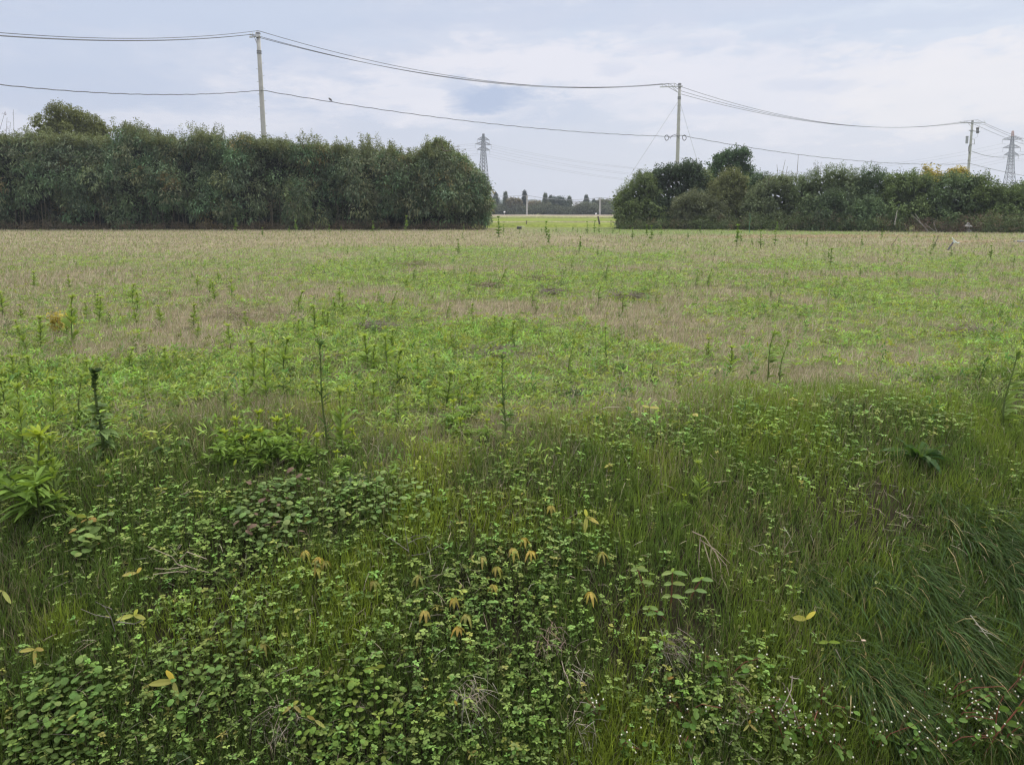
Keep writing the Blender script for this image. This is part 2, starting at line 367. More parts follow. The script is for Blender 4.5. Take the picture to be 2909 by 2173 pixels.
# small leaved ground cover of the bank: whorls of four to five round leaves on short stalks
def whorls(G, x, y, size, hgt, col, k=5, droop=.25):
    m = len(x); base = place(x, y); top = base + np.stack([R.normal(0, .02, m), R.normal(-.01, .02, m), hgt], -1); wr = R.choice([.40, .6, .78], m)
    G.strips(base, top - base, np.linalg.norm(top - base, axis=1), .0025, 0, [(0, 1), (1, 1)], col * .7)
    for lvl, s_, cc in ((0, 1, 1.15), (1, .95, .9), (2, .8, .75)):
        ang = R.uniform(0, 6.28, m)
        for j in range(k if lvl == 0 else 3):
            a = ang + j * 6.283 / (k if lvl == 0 else 3) + R.normal(0, .25, m)
            D = np.stack([np.cos(a), np.sin(a), R.uniform(-.05, .6, m)], -1)
            P = top - np.stack([0 * a, 0 * a, hgt * .33 * lvl], -1)
            side = unit(np.stack([-np.sin(a), np.cos(a), R.normal(0, .25, m)], -1))
            L = size * s_ * R.uniform(.55, 1.35, m) * (1 + .5 * (wr < .5))
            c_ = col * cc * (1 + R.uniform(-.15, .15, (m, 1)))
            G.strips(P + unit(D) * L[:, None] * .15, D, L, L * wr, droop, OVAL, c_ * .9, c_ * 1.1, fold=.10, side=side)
LUSH = [(-1.6, 3.5, .7, .22, 1.3), (-.55, 3.45, .8, .3, 1.2), (.7, 4.15, .5, .25, 1.4), (1.35, 4.3, .5, .2, 1), (-.9, 3.1, .8, .25, .8), (.05, 3.2, .6, .3, .9), (-.4, 2.75, .6, .2, 1.4),
        (-1.8, 2.75, .5, .2, 1.5), (2.6, 4.6, .5, .2, .7), (.9, 2.75, .3, .15, .8), (-1.2, 2.85, .3, .2, 1)]
def lush(x, y):
    s_ = .05 + .75 * sstep(.50, .66, fbm(x * 2.2 + 60, y * 2.2 + 7)) * (.45 + .55 * sstep(-1.6, -.2, x))
    for bx, by, rx, ry, k in LUSH: s_ = s_ + .75 * k * np.exp(-((x - bx) / rx) ** 2 - ((y - by) / ry) ** 2)
    return np.clip(s_, 0, 1) * (1 - .85 * sstep(.95, 1.6, x) * (1 - sstep(3.6, 3.9, y)))
G = Geo()
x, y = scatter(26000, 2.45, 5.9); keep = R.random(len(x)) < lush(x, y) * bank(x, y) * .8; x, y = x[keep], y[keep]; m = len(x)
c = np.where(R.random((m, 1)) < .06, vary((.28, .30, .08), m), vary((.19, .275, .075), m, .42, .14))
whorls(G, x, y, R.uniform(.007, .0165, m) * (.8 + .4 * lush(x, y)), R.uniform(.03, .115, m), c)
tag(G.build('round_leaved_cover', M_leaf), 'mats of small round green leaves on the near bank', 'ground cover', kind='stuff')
# dead litter lying between the stems of the bank
G = Geo()
x, y = scatter(14000, 2.4, 6); keep = R.random(len(x)) < bank(x, y) * (.25 + sstep(.5, .7, fbm(x * 2.5 + 21, y * 2.5))); x, y = x[keep], y[keep]; n = len(x)
D = np.stack([R.normal(0, 1, n), R.normal(-.3, .8, n), R.uniform(-.3, .7, n)], -1)
G.strips(place(x, y) + np.stack([0 * x, 0 * x, R.uniform(.01, .09, n)], -1), D, R.uniform(.03, .12, n), R.uniform(.0015, .004, n), R.uniform(0, .6, n), BLADE, vary((.26, .23, .17), n, .4))
tag(G.build('dead_litter', M_dry), 'grey dead stems lying among the bank plants', 'litter', kind='stuff')

# ------------------------------------------------------------------ trees and hedges
def sprigs(G, C, Rr, nspr, m, L, W, col, up=.25, shell=(.72, 1.05), tone=.3, front=None, droop=.35):
    """leaf sprays over ellipsoids C (centres) with radii Rr; nspr sprays per blob, m leaves per spray"""
    nb = len(C); nspr = np.broadcast_to(nspr, nb); b = np.repeat(np.arange(nb), nspr); k = len(b)
    u = rdir(k)
    if front is not None: u[:, 1] = np.where(R.random(k) < front, -np.abs(u[:, 1]), u[:, 1])
    p = C[b] + u * Rr[b] * R.uniform(shell[0], shell[1], (k, 1))
    ct = (np.broadcast_to(col, (nb, 3)) * (1 + R.uniform(-tone, tone, (nb, 1))))[b] * (1 + R.uniform(-.22, .22, (k, 1)))
    q = np.repeat(np.arange(k), m); n = len(q)
    D = u[q] * .8 + R.normal(size=(n, 3)) * .65 + np.array([0, 0, up])
    P = p[q] + R.normal(size=(n, 3)) * L * .6
    c = ct[q] * (1 + R.uniform(-.25, .25, (n, 1)))
    G.strips(P, D, L * R.uniform(.7, 1.3, n), W * R.uniform(.7, 1.3, n), droop, [(0, .4), (.45, 1), (1, .15)], c)
def fill(G, C, Rr, n, size, col):
    nb = len(C); b = R.integers(0, nb, n); P = C[b] + rdir(n) * Rr[b] * R.uniform(0, .62, (n, 1))
    G.strips(P, rdir(n), size, size * .9, 0, [(0, .7), (.5, 1), (1, .5)], np.array(col) * (1 + R.uniform(-.3, .3, (n, 1))))
def trunk(base, top, r0, r1, limbs=5, col=(.10, .085, .065), spread=1.0):
    g_ = Geo(); base = np.array(base, float); top = np.array(top, float); t = np.linspace(0, 1, 7)[:, None]
    pts = base + (top - base) * t; pts[1:-1] += R.normal(0, r0 * .5, (5, 3)) * [1, 1, 0]
    g_.tube(pts, np.linspace(r0, r1, 7), 8, col)
    for i in range(limbs):
        s_ = R.uniform(.3, .9); a = R.uniform(0, 6.28); p = base + (top - base) * s_
        e = p + np.array([math.cos(a), math.sin(a), R.uniform(.5, 1.1)]) * spread * R.uniform(.5, 1)
        g_.tube([p, (p + e) / 2 + [0, 0, -.05], e], [r0 * .4, r0 * .25, r0 * .08], 5, col)
    return g_

def bush(name, cat, label, sil, base_py, Yd, depth, col, leaf=(.11, .045), dens=1.0, blobr=.55, group=None, trunk_h=.5, up=.2, tone=.3, under=None, yfront=.25):
    """a shrub or tree whose crown fills an outline given as (px, py of its top) points, standing at distance Yd"""
    sil = sorted(sil); pxs = np.array([s_[0] for s_ in sil], float); pys = np.array([s_[1] for s_ in sil], float)
    W_ = (pxs[-1] - pxs[0]) / F_PX * Yd; x0 = (pxs[0] - CX) / F_PX * Yd
    zb = (HOR - (under or base_py)) / F_PX * Yd + CAMH
    ztops = (HOR - pys) / F_PX * Yd + CAMH; xw = (pxs - CX) / F_PX * Yd
    cx = float(xw.mean()); root = empty(name, (cx, Yd + depth / 2, 0), label, cat, group)
    area = float(np.trapezoid(np.maximum(ztops - zb, .1), xw)) if hasattr(np, 'trapezoid') else float(np.trapz(np.maximum(ztops - zb, .1), xw))
    nb = int(area * 1.5 / blobr ** 2 * .8) + 6
    X_ = []; Rr = []
    while len(X_) < nb:
        bx = R.uniform(x0, x0 + W_); zt = np.interp(bx, xw, ztops) + (float(fbm(np.array(bx * 2.1), np.array(Yd))) - .5) * .9; br = blobr * R.uniform(.6, 1.35)
        hi_ = zt - br * .55; lo = zb + br * .3
        if hi_ < lo: hi_ = lo + .05; br = min(br, .3)
        z = R.uniform(lo, hi_) if R.random() < .72 else hi_
        rel = (z - zb) / max(zt - zb, .1); back = depth * .5 * (rel ** 2) * .8
        yy = Yd + back + R.uniform(-.1, 1) * depth * (.42 if R.random() < .7 else 1)
        X_.append((bx, yy, z)); Rr.append((br, br * .9, br * R.uniform(.6, .95)))
    C = np.array(X_); Rr = np.array(Rr)
    C[:, 0] = np.clip(C[:, 0], x0 + Rr[:, 0] * .6, x0 + W_ - Rr[:, 0] * .6)
    loc = np.array([cx, Yd + depth / 2, 0]); C = C - loc
    col = tuple(min(.45, v * 1.75) for v in col) if max(col) < .2 else col
    g_ = Geo(); leaf = (leaf[0] * 1.35, leaf[1] * 1.4)
    ns = np.maximum(6, (Rr[:, 0] * Rr[:, 2] * 62 * dens).astype(int))
    sprigs(g_, C, Rr, ns, 7, leaf[0], leaf[1], col, up=up, tone=tone, front=.6)
    fill(g_, C, Rr, int(nb * 14), blobr * .42, np.array(col) * .8)
    nS = int(W_ * 9); bx = R.uniform(x0 + .15, x0 + W_ - .15, nS); zt = np.interp(bx, xw, ztops); hs = R.uniform(.1, .6, nS); by = Yd + depth * R.uniform(.2, .6, nS)
    for kk in range(6):
        tt = kk / 5; Cs = np.stack([bx + .06 * tt * np.sin(bx * 9), by, zt - .3 + (hs + .15) * tt], -1) - loc
        sprigs(g_, Cs, np.tile(np.array([[.15, .15, .1]]) * (1.15 - tt * .7), (nS, 1)), 3, 5, leaf[0] * .85, leaf[1] * .8, col, up=.8, tone=.25)
    n = int(area * 75); bx = R.uniform(x0 + .25, x0 + W_ - .25, n); zt = np.interp(bx, xw, ztops); zz = zb + (zt - zb - .45) * R.random(n)
    g_.strips(np.stack([bx, Yd + depth * R.uniform(.4, .75, n), np.maximum(zz, zb)], -1) - loc, rdir(n), .34, .3, 0, [(0, .6), (.5, 1), (1, .4)], np.array(col) * .85 * (1 + R.uniform(-.3, .3, (n, 1))))
    g_.build('foliage', M_tree, root)
    t_ = Geo()
    for i in range(max(2, int(W_ / 1.6))):
        bx = R.uniform(x0 + W_ * .2, x0 + W_ * .8); zt = np.interp(bx, xw, ztops)
        tg = trunk((bx - cx, R.uniform(-.3, .3), 0), (bx - cx + R.normal(0, .2), 0, zt * .75), .07, .03, 4, spread=.8)
        for v, f, c in zip(tg.v, tg.f, tg.c): t_.v.append(v); t_.f.append(f + t_.n); t_.c.append(c)
        t_.n += tg.n
    t_.build('trunk', M_bark, root)
    return root

# the long hedge on the left
HY = 50.0
HS = [(-260, 395), (-120, 380), (0, 388), (60, 378), (120, 385), (280, 388), (305, 362), (330, 352), (350, 362), (400, 368), (450, 372), (500, 392), (530, 368), (570, 364), (610, 378), (640, 400), (660, 385), (700, 385), (760, 388),
      (800, 398), (880, 402), (960, 408), (1010, 412), (1060, 416), (1120, 418), (1180, 420), (1215, 412), (1250, 410), (1290, 432), (1325, 455), (1355, 478), (1375, 505), (1392, 545), (1398, 580), (1392, 622), (1375, 648)]
hp = np.array(HS, float); hx = (hp[:, 0] - CX) / F_PX * HY; hz = (HOR - hp[:, 1]) / F_PX * HY + CAMH
root = empty('hedge', (-22, HY + 2.5, 0), 'long tall dense dark green hedge along the left of the field', 'hedge')
C = []; Rr = []
for i in range(1350):
    bx = R.uniform(hx[0], hx[-1] - .3); zt = float(np.interp(bx, hx, hz)) - .30 + 1.3 * (float(fbm(np.array(bx * 1.3 + 30), np.array(.3))) - .5); br = R.uniform(.35, .95)
    endk = max(0, (bx + 4.2) / 2.6)
    kind = R.random()
    if kind < .62:
        z = R.uniform(.75, 1) if R.random() < .06 else R.uniform(1.25, max(1.3, zt - br * .6)); 
        bulge = .6 * math.sin(min(1, z / zt) * math.pi) + .6 * (float(fbm(np.array(bx * .35), np.array(z * .5))) - .5) * 3
        yy = HY + 1.0 + (1.3 if float(fbm(np.array(bx * 1.1 + 80 + .12 * z), np.array(z * .12))) < .44 else 0) - bulge * .8 + .9 * max(0, z / zt - .55) * 2 + endk * 1.2 + R.uniform(-.3, .9) + 2.2 * (float(fbm(np.array(bx * .5 + 3), np.array(.5))) - .5)
    else:
        z = max(.8, zt - br * .8); yy = HY + R.uniform(1.2, 5.0)
    C.append((bx, yy, z)); Rr.append((br, br * .9, br * R.uniform(.65, 1.0)))
for i in range(110):                               # the far and the right end face
    z = R.uniform(.5, 5); bx = float(np.interp(-z, -hz[-7:], hx[-7:])) - .35; C.append((bx - R.uniform(0, .5), HY + R.uniform(1, 5), z)); Rr.append((.45, .5, .5))
C = np.array(C); Rr = np.array(Rr); C0 = C - np.array([-22, HY + 2.5, 0])
hue = np.array([.135, .175, .095]) * (1 + R.uniform(-.12, .12, (len(C), 3)) * [1.6, .7, 1]); oc = R.random(len(C)) < .05; hue[oc] = [.24, .20, .09]; oc = R.random(len(C)) < .12; hue[oc] = [.11, .185, .095]
G = Geo()
sprigs(G, C0, Rr, np.maximum(6, (Rr[:, 0] * Rr[:, 2] * 62).astype(int)), 7, .20, .075, hue, up=.25, tone=.45, front=.75, droop=.5)
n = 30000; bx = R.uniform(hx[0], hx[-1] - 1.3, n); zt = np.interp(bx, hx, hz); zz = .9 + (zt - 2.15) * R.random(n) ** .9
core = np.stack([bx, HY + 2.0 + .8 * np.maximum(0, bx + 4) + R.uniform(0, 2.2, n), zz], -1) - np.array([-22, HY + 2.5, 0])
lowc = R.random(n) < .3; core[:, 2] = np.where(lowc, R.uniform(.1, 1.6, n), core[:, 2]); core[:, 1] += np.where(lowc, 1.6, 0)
G.strips(core, rdir(n), .75, .6, 0, [(0, .6), (.5, 1), (1, .4)], np.array([.032, .042, .028]) * (1 + R.uniform(-.3, .3, (n, 1))))  # inner leaves coloured far darker than the outer ones, painting in the hedge's interior shade
# upright shoots along the top
nS = 700; bx = R.uniform(hx[0], hx[-1] - 2.6, nS); zt = np.interp(bx, hx, hz); by = HY + R.uniform(.8, 4.5, nS)
zt = zt - .42 + 1.3 * (fbm(bx * 1.3 + 30, bx * 0 + .3) - .5); hs = R.uniform(.05, 1.0, nS) ** 1.6 * (.2 + 1.5 * fbm(bx * .9, bx * 0 + 4))
for kk in range(9):
    tt = kk / 8; Cs = np.stack([bx + R.normal(0, .02, nS) + .1 * tt * np.sin(bx * 9), by, zt - .25 + (hs + .25) * tt], -1) - np.array([-22, HY + 2.5, 0])
    rr = np.tile(np.array([[.17, .17, .1]]) * (1.15 - tt * .75), (nS, 1))
    sprigs(G, Cs, rr, 3, 5, .14, .05, (.17, .195, .09), up=.9, tone=.25)
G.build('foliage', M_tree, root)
G = Geo()
for i in range(330):
    bx = R.uniform(hx[0], hx[-1] - 1.2); y0 = HY + R.uniform(.9, 4.0); h_ = R.uniform(1.6, 3)
    G.tube([(bx + 22, y0 - HY - 2.5, 0), (bx + 22 + R.normal(0, .12), y0 - HY - 2.5, h_ * .5), (bx + 22 + R.normal(0, .2), y0 - HY - 2.5, h_)], [.03, .026, .02], 5, np.array([.12, .105, .075]) * R.uniform(.5, 1.3))
G.build('stems', M_bark, root)

# crowns rising out of or behind the hedge
bush('broadleaf_tree', 'tree', 'round bushy tree rising above the left end of the hedge', [(85, 400), (92, 345), (110, 328), (140, 312), (165, 308), (190, 310), (215, 322), (245, 340), (262, 335), (278, 352), (288, 400)], 430, HY + 5, 3.4, (.095, .105, .04), (.13, .055), 1.15, .5, under=430, up=.5)
bush('vine_clad_shrub', 'shrub', 'vine covered shrub forming the peak near the right end of the long hedge', [(1190, 440), (1215, 420), (1235, 404), (1248, 398), (1262, 410), (1290, 436), (1320, 462), (1345, 490)], 500, HY + 1.5, 3, (.095, .12, .045), (.13, .06), 1.0, .34, under=520, up=.5)
def sparse(name, label, cat, base, ends, leafcol, col=(.12, .10, .08), r=.03, leaf=.1, n=9, parts=('branches', 'leaves')):
    root = empty(name, base, label, cat); g1 = Geo(); g2 = Geo()
    for e in ends:
        e = np.array(e, float) - base; mid = e * .55 + R.normal(0, .06 * np.linalg.norm(e), 3); mid[2] = e[2] * .6
        pts = np.array([[0, 0, 0], mid * .5, mid, (mid + e) / 2, e]); g1.tube(pts, np.linspace(r, r * .3, 5), 5, col)
        for j in range(n):
            t = R.uniform(.45, 1); p = mid + (e - mid) * ((t - .45) / .55)
            sprigs(g2, p[None], np.array([[.12, .12, .1]]), 2, 4, leaf, leaf * .4, leafcol)
    g1.build(parts[0], M_bark, root)
    if n: g2.build(parts[1], M_tree, root)
    return root
sparse('thin_tree', 'nearly bare thin tree at the left edge of the picture behind the hedge', 'tree', at(-60, 400, HY + 6) * [1, 1, 0], [at(15, 316, HY + 6), at(38, 312, HY + 6), at(30, 348, HY + 6), at(20, 335, HY + 6), at(-30, 300, HY + 6), at(8, 372, HY + 6)], (.14, .09, .07), n=5, leaf=.09)

# right hand thicket, each shrub on its own
def YD(px): return 53.5 - (px - 1760) / 1149 * 9.5
D_ = (.045, .065, .036)
bush('evergreen_shrub', 'shrub', 'dark evergreen shrub at the left of the right thicket, below the middle utility pole', [(1835, 520), (1850, 498), (1875, 482), (1905, 478), (1930, 482), (1945, 470), (1965, 466), (1985, 472), (2005, 490), (2012, 530)], 650, 53.5, 4, D_, (.13, .06), 1.15, .55, tone=.25)
bush('leafy_shrub', 'shrub', 'mid green shrub sloping down at the left end of the right thicket', [(1752, 570), (1760, 556), (1785, 540), (1810, 512), (1830, 492), (1850, 500), (1870, 530), (1885, 580)], 652, 52.6, 4, (.085, .11, .045), (.12, .045), 1.1, .5, up=.5)
bush('leafy_shrub', 'shrub', 'brighter green shrub crown just right of the middle pole', [(1968, 500), (1980, 478), (2000, 482), (2020, 500), (2035, 530), (2040, 560)], 640, 54.5, 3, (.09, .115, .045), (.12, .05), 1.0, .45)
bush('broadleaf_tree', 'tree', 'tallest dark tree standing out of the right thicket', [(2012, 560), (2024, 520), (2034, 478), (2040, 458), (2050, 447), (2058, 436), (2068, 440), (2078, 434), (2086, 440), (2095, 424), (2102, 438), (2110, 446), (2117, 438), (2122, 428), (2130, 432), (2134, 456), (2140, 462), (2137, 490), (2148, 500), (2150, 560)], 600, 56.5, 3.4, (.045, .075, .035), (.14, .065), 1.2, .27, under=600, up=.7, tone=.25)
bush('olive_shrub', 'shrub', 'olive yellow shrub in front of the tallest thicket tree', [(2020, 580), (2035, 520), (2055, 500), (2080, 490), (2105, 494), (2125, 505), (2140, 540), (2145, 590)], 650, 51.5, 3, (.105, .115, .05), (.10, .032), 1.0, .32, up=.8)
bush('seeding_shrub', 'shrub', 'low brownish shrub with pale seed sprays in front of the dark evergreen', [(1915, 600), (1935, 565), (1965, 552), (1995, 550), (2025, 562), (2050, 580), (2080, 600)], 650, 50.6, 2.6, (.095, .105, .06), (.10, .035), .9, .30, up=.6)
bush('evergreen_shrub', 'shrub', 'small dark shrub right of the tallest thicket tree', [(2140, 530), (2155, 500), (2175, 496), (2195, 512), (2205, 540)], 620, 53, 3, (.05, .08, .038), (.12, .05), 1.1, .42)
bush('bamboo_thicket', 'bamboo', 'grey green bamboo clump right of the olive shrub', [(2130, 590), (2150, 545), (2190, 520), (2230, 508), (2270, 502), (2300, 520), (2310, 560)], 656, YD(2220), 3.6, (.09, .11, .058), (.14, .03), 1.15, .5, up=.45)
bush('bamboo_thicket', 'bamboo', 'largest bamboo clump in the middle of the right thicket', [(2270, 560), (2290, 512), (2320, 500), (2350, 488), (2390, 480), (2410, 486), (2440, 492), (2470, 500), (2490, 530)], 658, YD(2380), 3.6, (.082, .108, .052), (.14, .03), 1.15, .5, up=.45)
bush('bamboo_thicket', 'bamboo', 'darker bamboo clump between the largest clump and the yellow leaved trees', [(2450, 540), (2470, 500), (2485, 478), (2500, 490), (2530, 500), (2555, 512), (2570, 560)], 660, YD(2510) + 1, 3.4, (.06, .09, .045), (.13, .032), 1.15, .48, up=.4)
bush('leafy_shrub', 'shrub', 'mid green shrub below and left of the yellow leaved tree', [(2530, 560), (2555, 512), (2590, 500), (2625, 496), (2660, 508), (2690, 520), (2700, 560)], 640, YD(2610), 3.6, (.085, .115, .045), (.12, .05), 1.15, .48)
bush('leafy_shrub', 'shrub', 'dark green shrub around the foot of the right utility pole', [(2680, 560), (2695, 515), (2730, 508), (2760, 515), (2790, 500), (2810, 520), (2825, 560)], 660, YD(2750), 3.8, (.062, .09, .04), (.13, .055), 1.15, .48)
bush('leafy_shrub', 'shrub', 'slender green shrub in front of the right pylon', [(2795, 560), (2815, 530), (2828, 500), (2834, 494), (2842, 505), (2850, 540), (2870, 548), (2885, 570)], 662, YD(2840), 3.2, (.085, .115, .042), (.12, .05), 1.1, .4, up=.6)
bush('leafy_shrub', 'shrub', 'green shrub at the right edge of the picture in the thicket', [(2855, 580), (2875, 545), (2905, 538), (2940, 530), (2990, 520), (3060, 530)], 664, YD(2930), 4, (.08, .11, .042), (.12, .05), 1.1, .5)
bush('vine_mound', 'shrub', 'rounded vine mound low in the right thicket', [(2420, 610), (2440, 585), (2475, 575), (2510, 582), (2540, 605), (2560, 630)], 660, YD(2480) - 1, 2.4, (.075, .11, .055), (.12, .06), 1.2, .4)
bush('vine_mound', 'shrub', 'dark vine mound below the largest bamboo clump', [(2300, 640), (2320, 590), (2360, 560), (2400, 552), (2430, 570), (2450, 620)], 658, YD(2380) - 1, 2.4, (.06, .085, .045), (.12, .05), 1.2, .42)
bush('yellow_leaved_tree', 'tree', 'left yellow leaved tree top above the right thicket', [(2625, 505), (2635, 482), (2648, 486), (2660, 490), (2680, 508)], 520, YD(2650) + 3, 1.6, (.46, .38, .08), (.12, .06), .8, .26, under=525, tone=.15, up=.5)
bush('yellow_leaved_tree', 'tree', 'right yellow leaved tree top beside the right utility pole', [(2688, 505), (2705, 492), (2725, 486), (2745, 494), (2752, 505)], 512, YD(2720) + 3, 1.6, (.42, .35, .08), (.12, .06), .8, .24, under=512, tone=.15, up=.5)
# leafy feet of the thicket
G = Geo(); k = 480
px = R.uniform(1755, 3000, k); yy = YD(px) - R.uniform(.2, 1.6, k); xx = (px - CX) / F_PX * yy
Cc = np.stack([xx, yy, R.uniform(.05, .85, k) * (.25 + 1.3 * fbm(xx * .6, xx * 0 + 5) ** 1.5)], -1); bl = np.abs(R.normal(.26, .12, (k, 1))) * [1, 1, .8] + .05
cc = np.where(R.random((k, 1)) < .2, np.array([.16, .12, .085]), np.array([.11, .145, .065])); cc = np.where((np.abs(px - 2680) < 110)[:, None] & (R.random((k, 1)) < .6), np.array([.15, .11, .085]), cc)
sprigs(G, Cc, bl, 9, 6, .15, .03, cc, up=.6, tone=.3, front=.7)
k = 700; px = R.uniform(-60, 1370, k); xx = (px - CX) / F_PX * 50; Cc = np.stack([xx, 50.1 + R.normal(0, .3, k), R.uniform(.05, .4, k) * fbm(xx, xx * 0) * 1.6], -1)
sprigs(G, Cc, np.full((k, 3), .2), 5, 5, .15, .03, (.13, .105, .07), up=.9)
tag(G.build('undergrowth', M_tree), 'tangled undergrowth along the foot of the hedge and thicket', 'undergrowth', kind='stuff')
for px, top, w_, lab in ((2205, 468, 6, 'short bare stem sticking up left of two others above the thicket'), (2229, 455, 6, 'middle bare stem with a fork above the thicket'), (2258, 440, 8, 'tall curved bare branch reaching the lower cable')):
    sparse('bare_stem', lab, 'branch', at(px - w_, 560, 52) * [1, 1, 1], [at(px + (10 if px == 2258 else 2), top, 52)] + ([at(px + 8, top + 18, 52)] if px == 2229 else []), (.1, .1, .05), col=(.26, .22, .19), r=.035, n=0)
for px, top, lab in ((2325, 455, 'seed stalk with dark heads standing up from the bamboo'), (2488, 462, 'wispy shoot above the darker bamboo clump'), (2560, 474, 'small leafy sprig above the shrubs left of the yellow tree'), (2180, 488, 'thin pale leafed sprays right of the tallest tree'), (1262, 388, 'trailing vine shoots at the top of the hedge peak')):
    Yq = 51 if px > 1500 else 50.5
    sparse('leafy_sprig', lab, 'branch', at(px, 540 if px > 1500 else 430, Yq), [at(px + dx, top + abs(dx) * .6, Yq) for dx in ((-14, -3, 8, 20) if px != 1262 else (-30, -8, 20, 45, 60))], (.12, .12, .06), r=.02, n=3, leaf=.09)

# ------------------------------------------------------------------ utility poles and cables
POLES = [dict(t=at(733, 92, 54), px=748), dict(t=at(1931, 237, 72.6), px=1927), dict(t=at(2763, 343, 102.5), px=2753)]
def pole_axis(p, px_b):
    b = p.copy(); b[2] = 0; return b
wc = (.34, .34, .32)
def pole(label, top, lean_x):
    base = np.array([top[0] - lean_x, top[1], 0.]); root = empty('utility_pole', base, label, 'utility pole', 'concrete utility poles')
    H = top[2]; t = np.linspace(0, 1, 8)[:, None]; ax_ = np.array([lean_x, 0, H])
    G = Geo(); G.tube(ax_ * t, np.linspace(.215, .135, 8), 16, (.42, .41, .385)); o = G.build('shaft', M_conc, root, smooth=True)
    return root, ax_
dirl = unit((POLES[1]['t'] - POLES[0]['t'])[None])[0]; dirl[2] = 0; perp = np.array([dirl[1], -dirl[0], 0])
def bands(root, ax_, zs, r=.165):
    for z in zs:
        G = Geo(); p = ax_ * (z / ax_[2]); G.tube([p - [0, 0, .05], p + [0, 0, .05]], r + (1 - z / ax_[2]) * .08, 12, (.22, .22, .23)); G.build('clamp_band', M_steel, root)
def steps(root, ax_, z0, z1, dz=.45):
    z = z0; k = 0
    while z < z1:
        G = Geo(); p = ax_ * (z / ax_[2]); s_ = 1 if k % 2 else -1; G.bar(p + dirl * s_ * .12, p + dirl * s_ * .28, .012, (.2, .2, .2)); z += dz; k += 1; G.build('step_bolt', M_steel, root)
def insulator(root, p, h=.2, r=.06):
    G = Geo(); p = np.array(p, float)
    G.tube([p, p + [0, 0, h * .3], p + [0, 0, h * .35], p + [0, 0, h * .55], p + [0, 0, h * .6], p + [0, 0, h]], [.02, .02, r, r * .9, r * .6, r * .4], 8, (.6, .6, .58)); return G.build('insulator', M_paint, root)
toff = POLES[0]['t']; ends = []
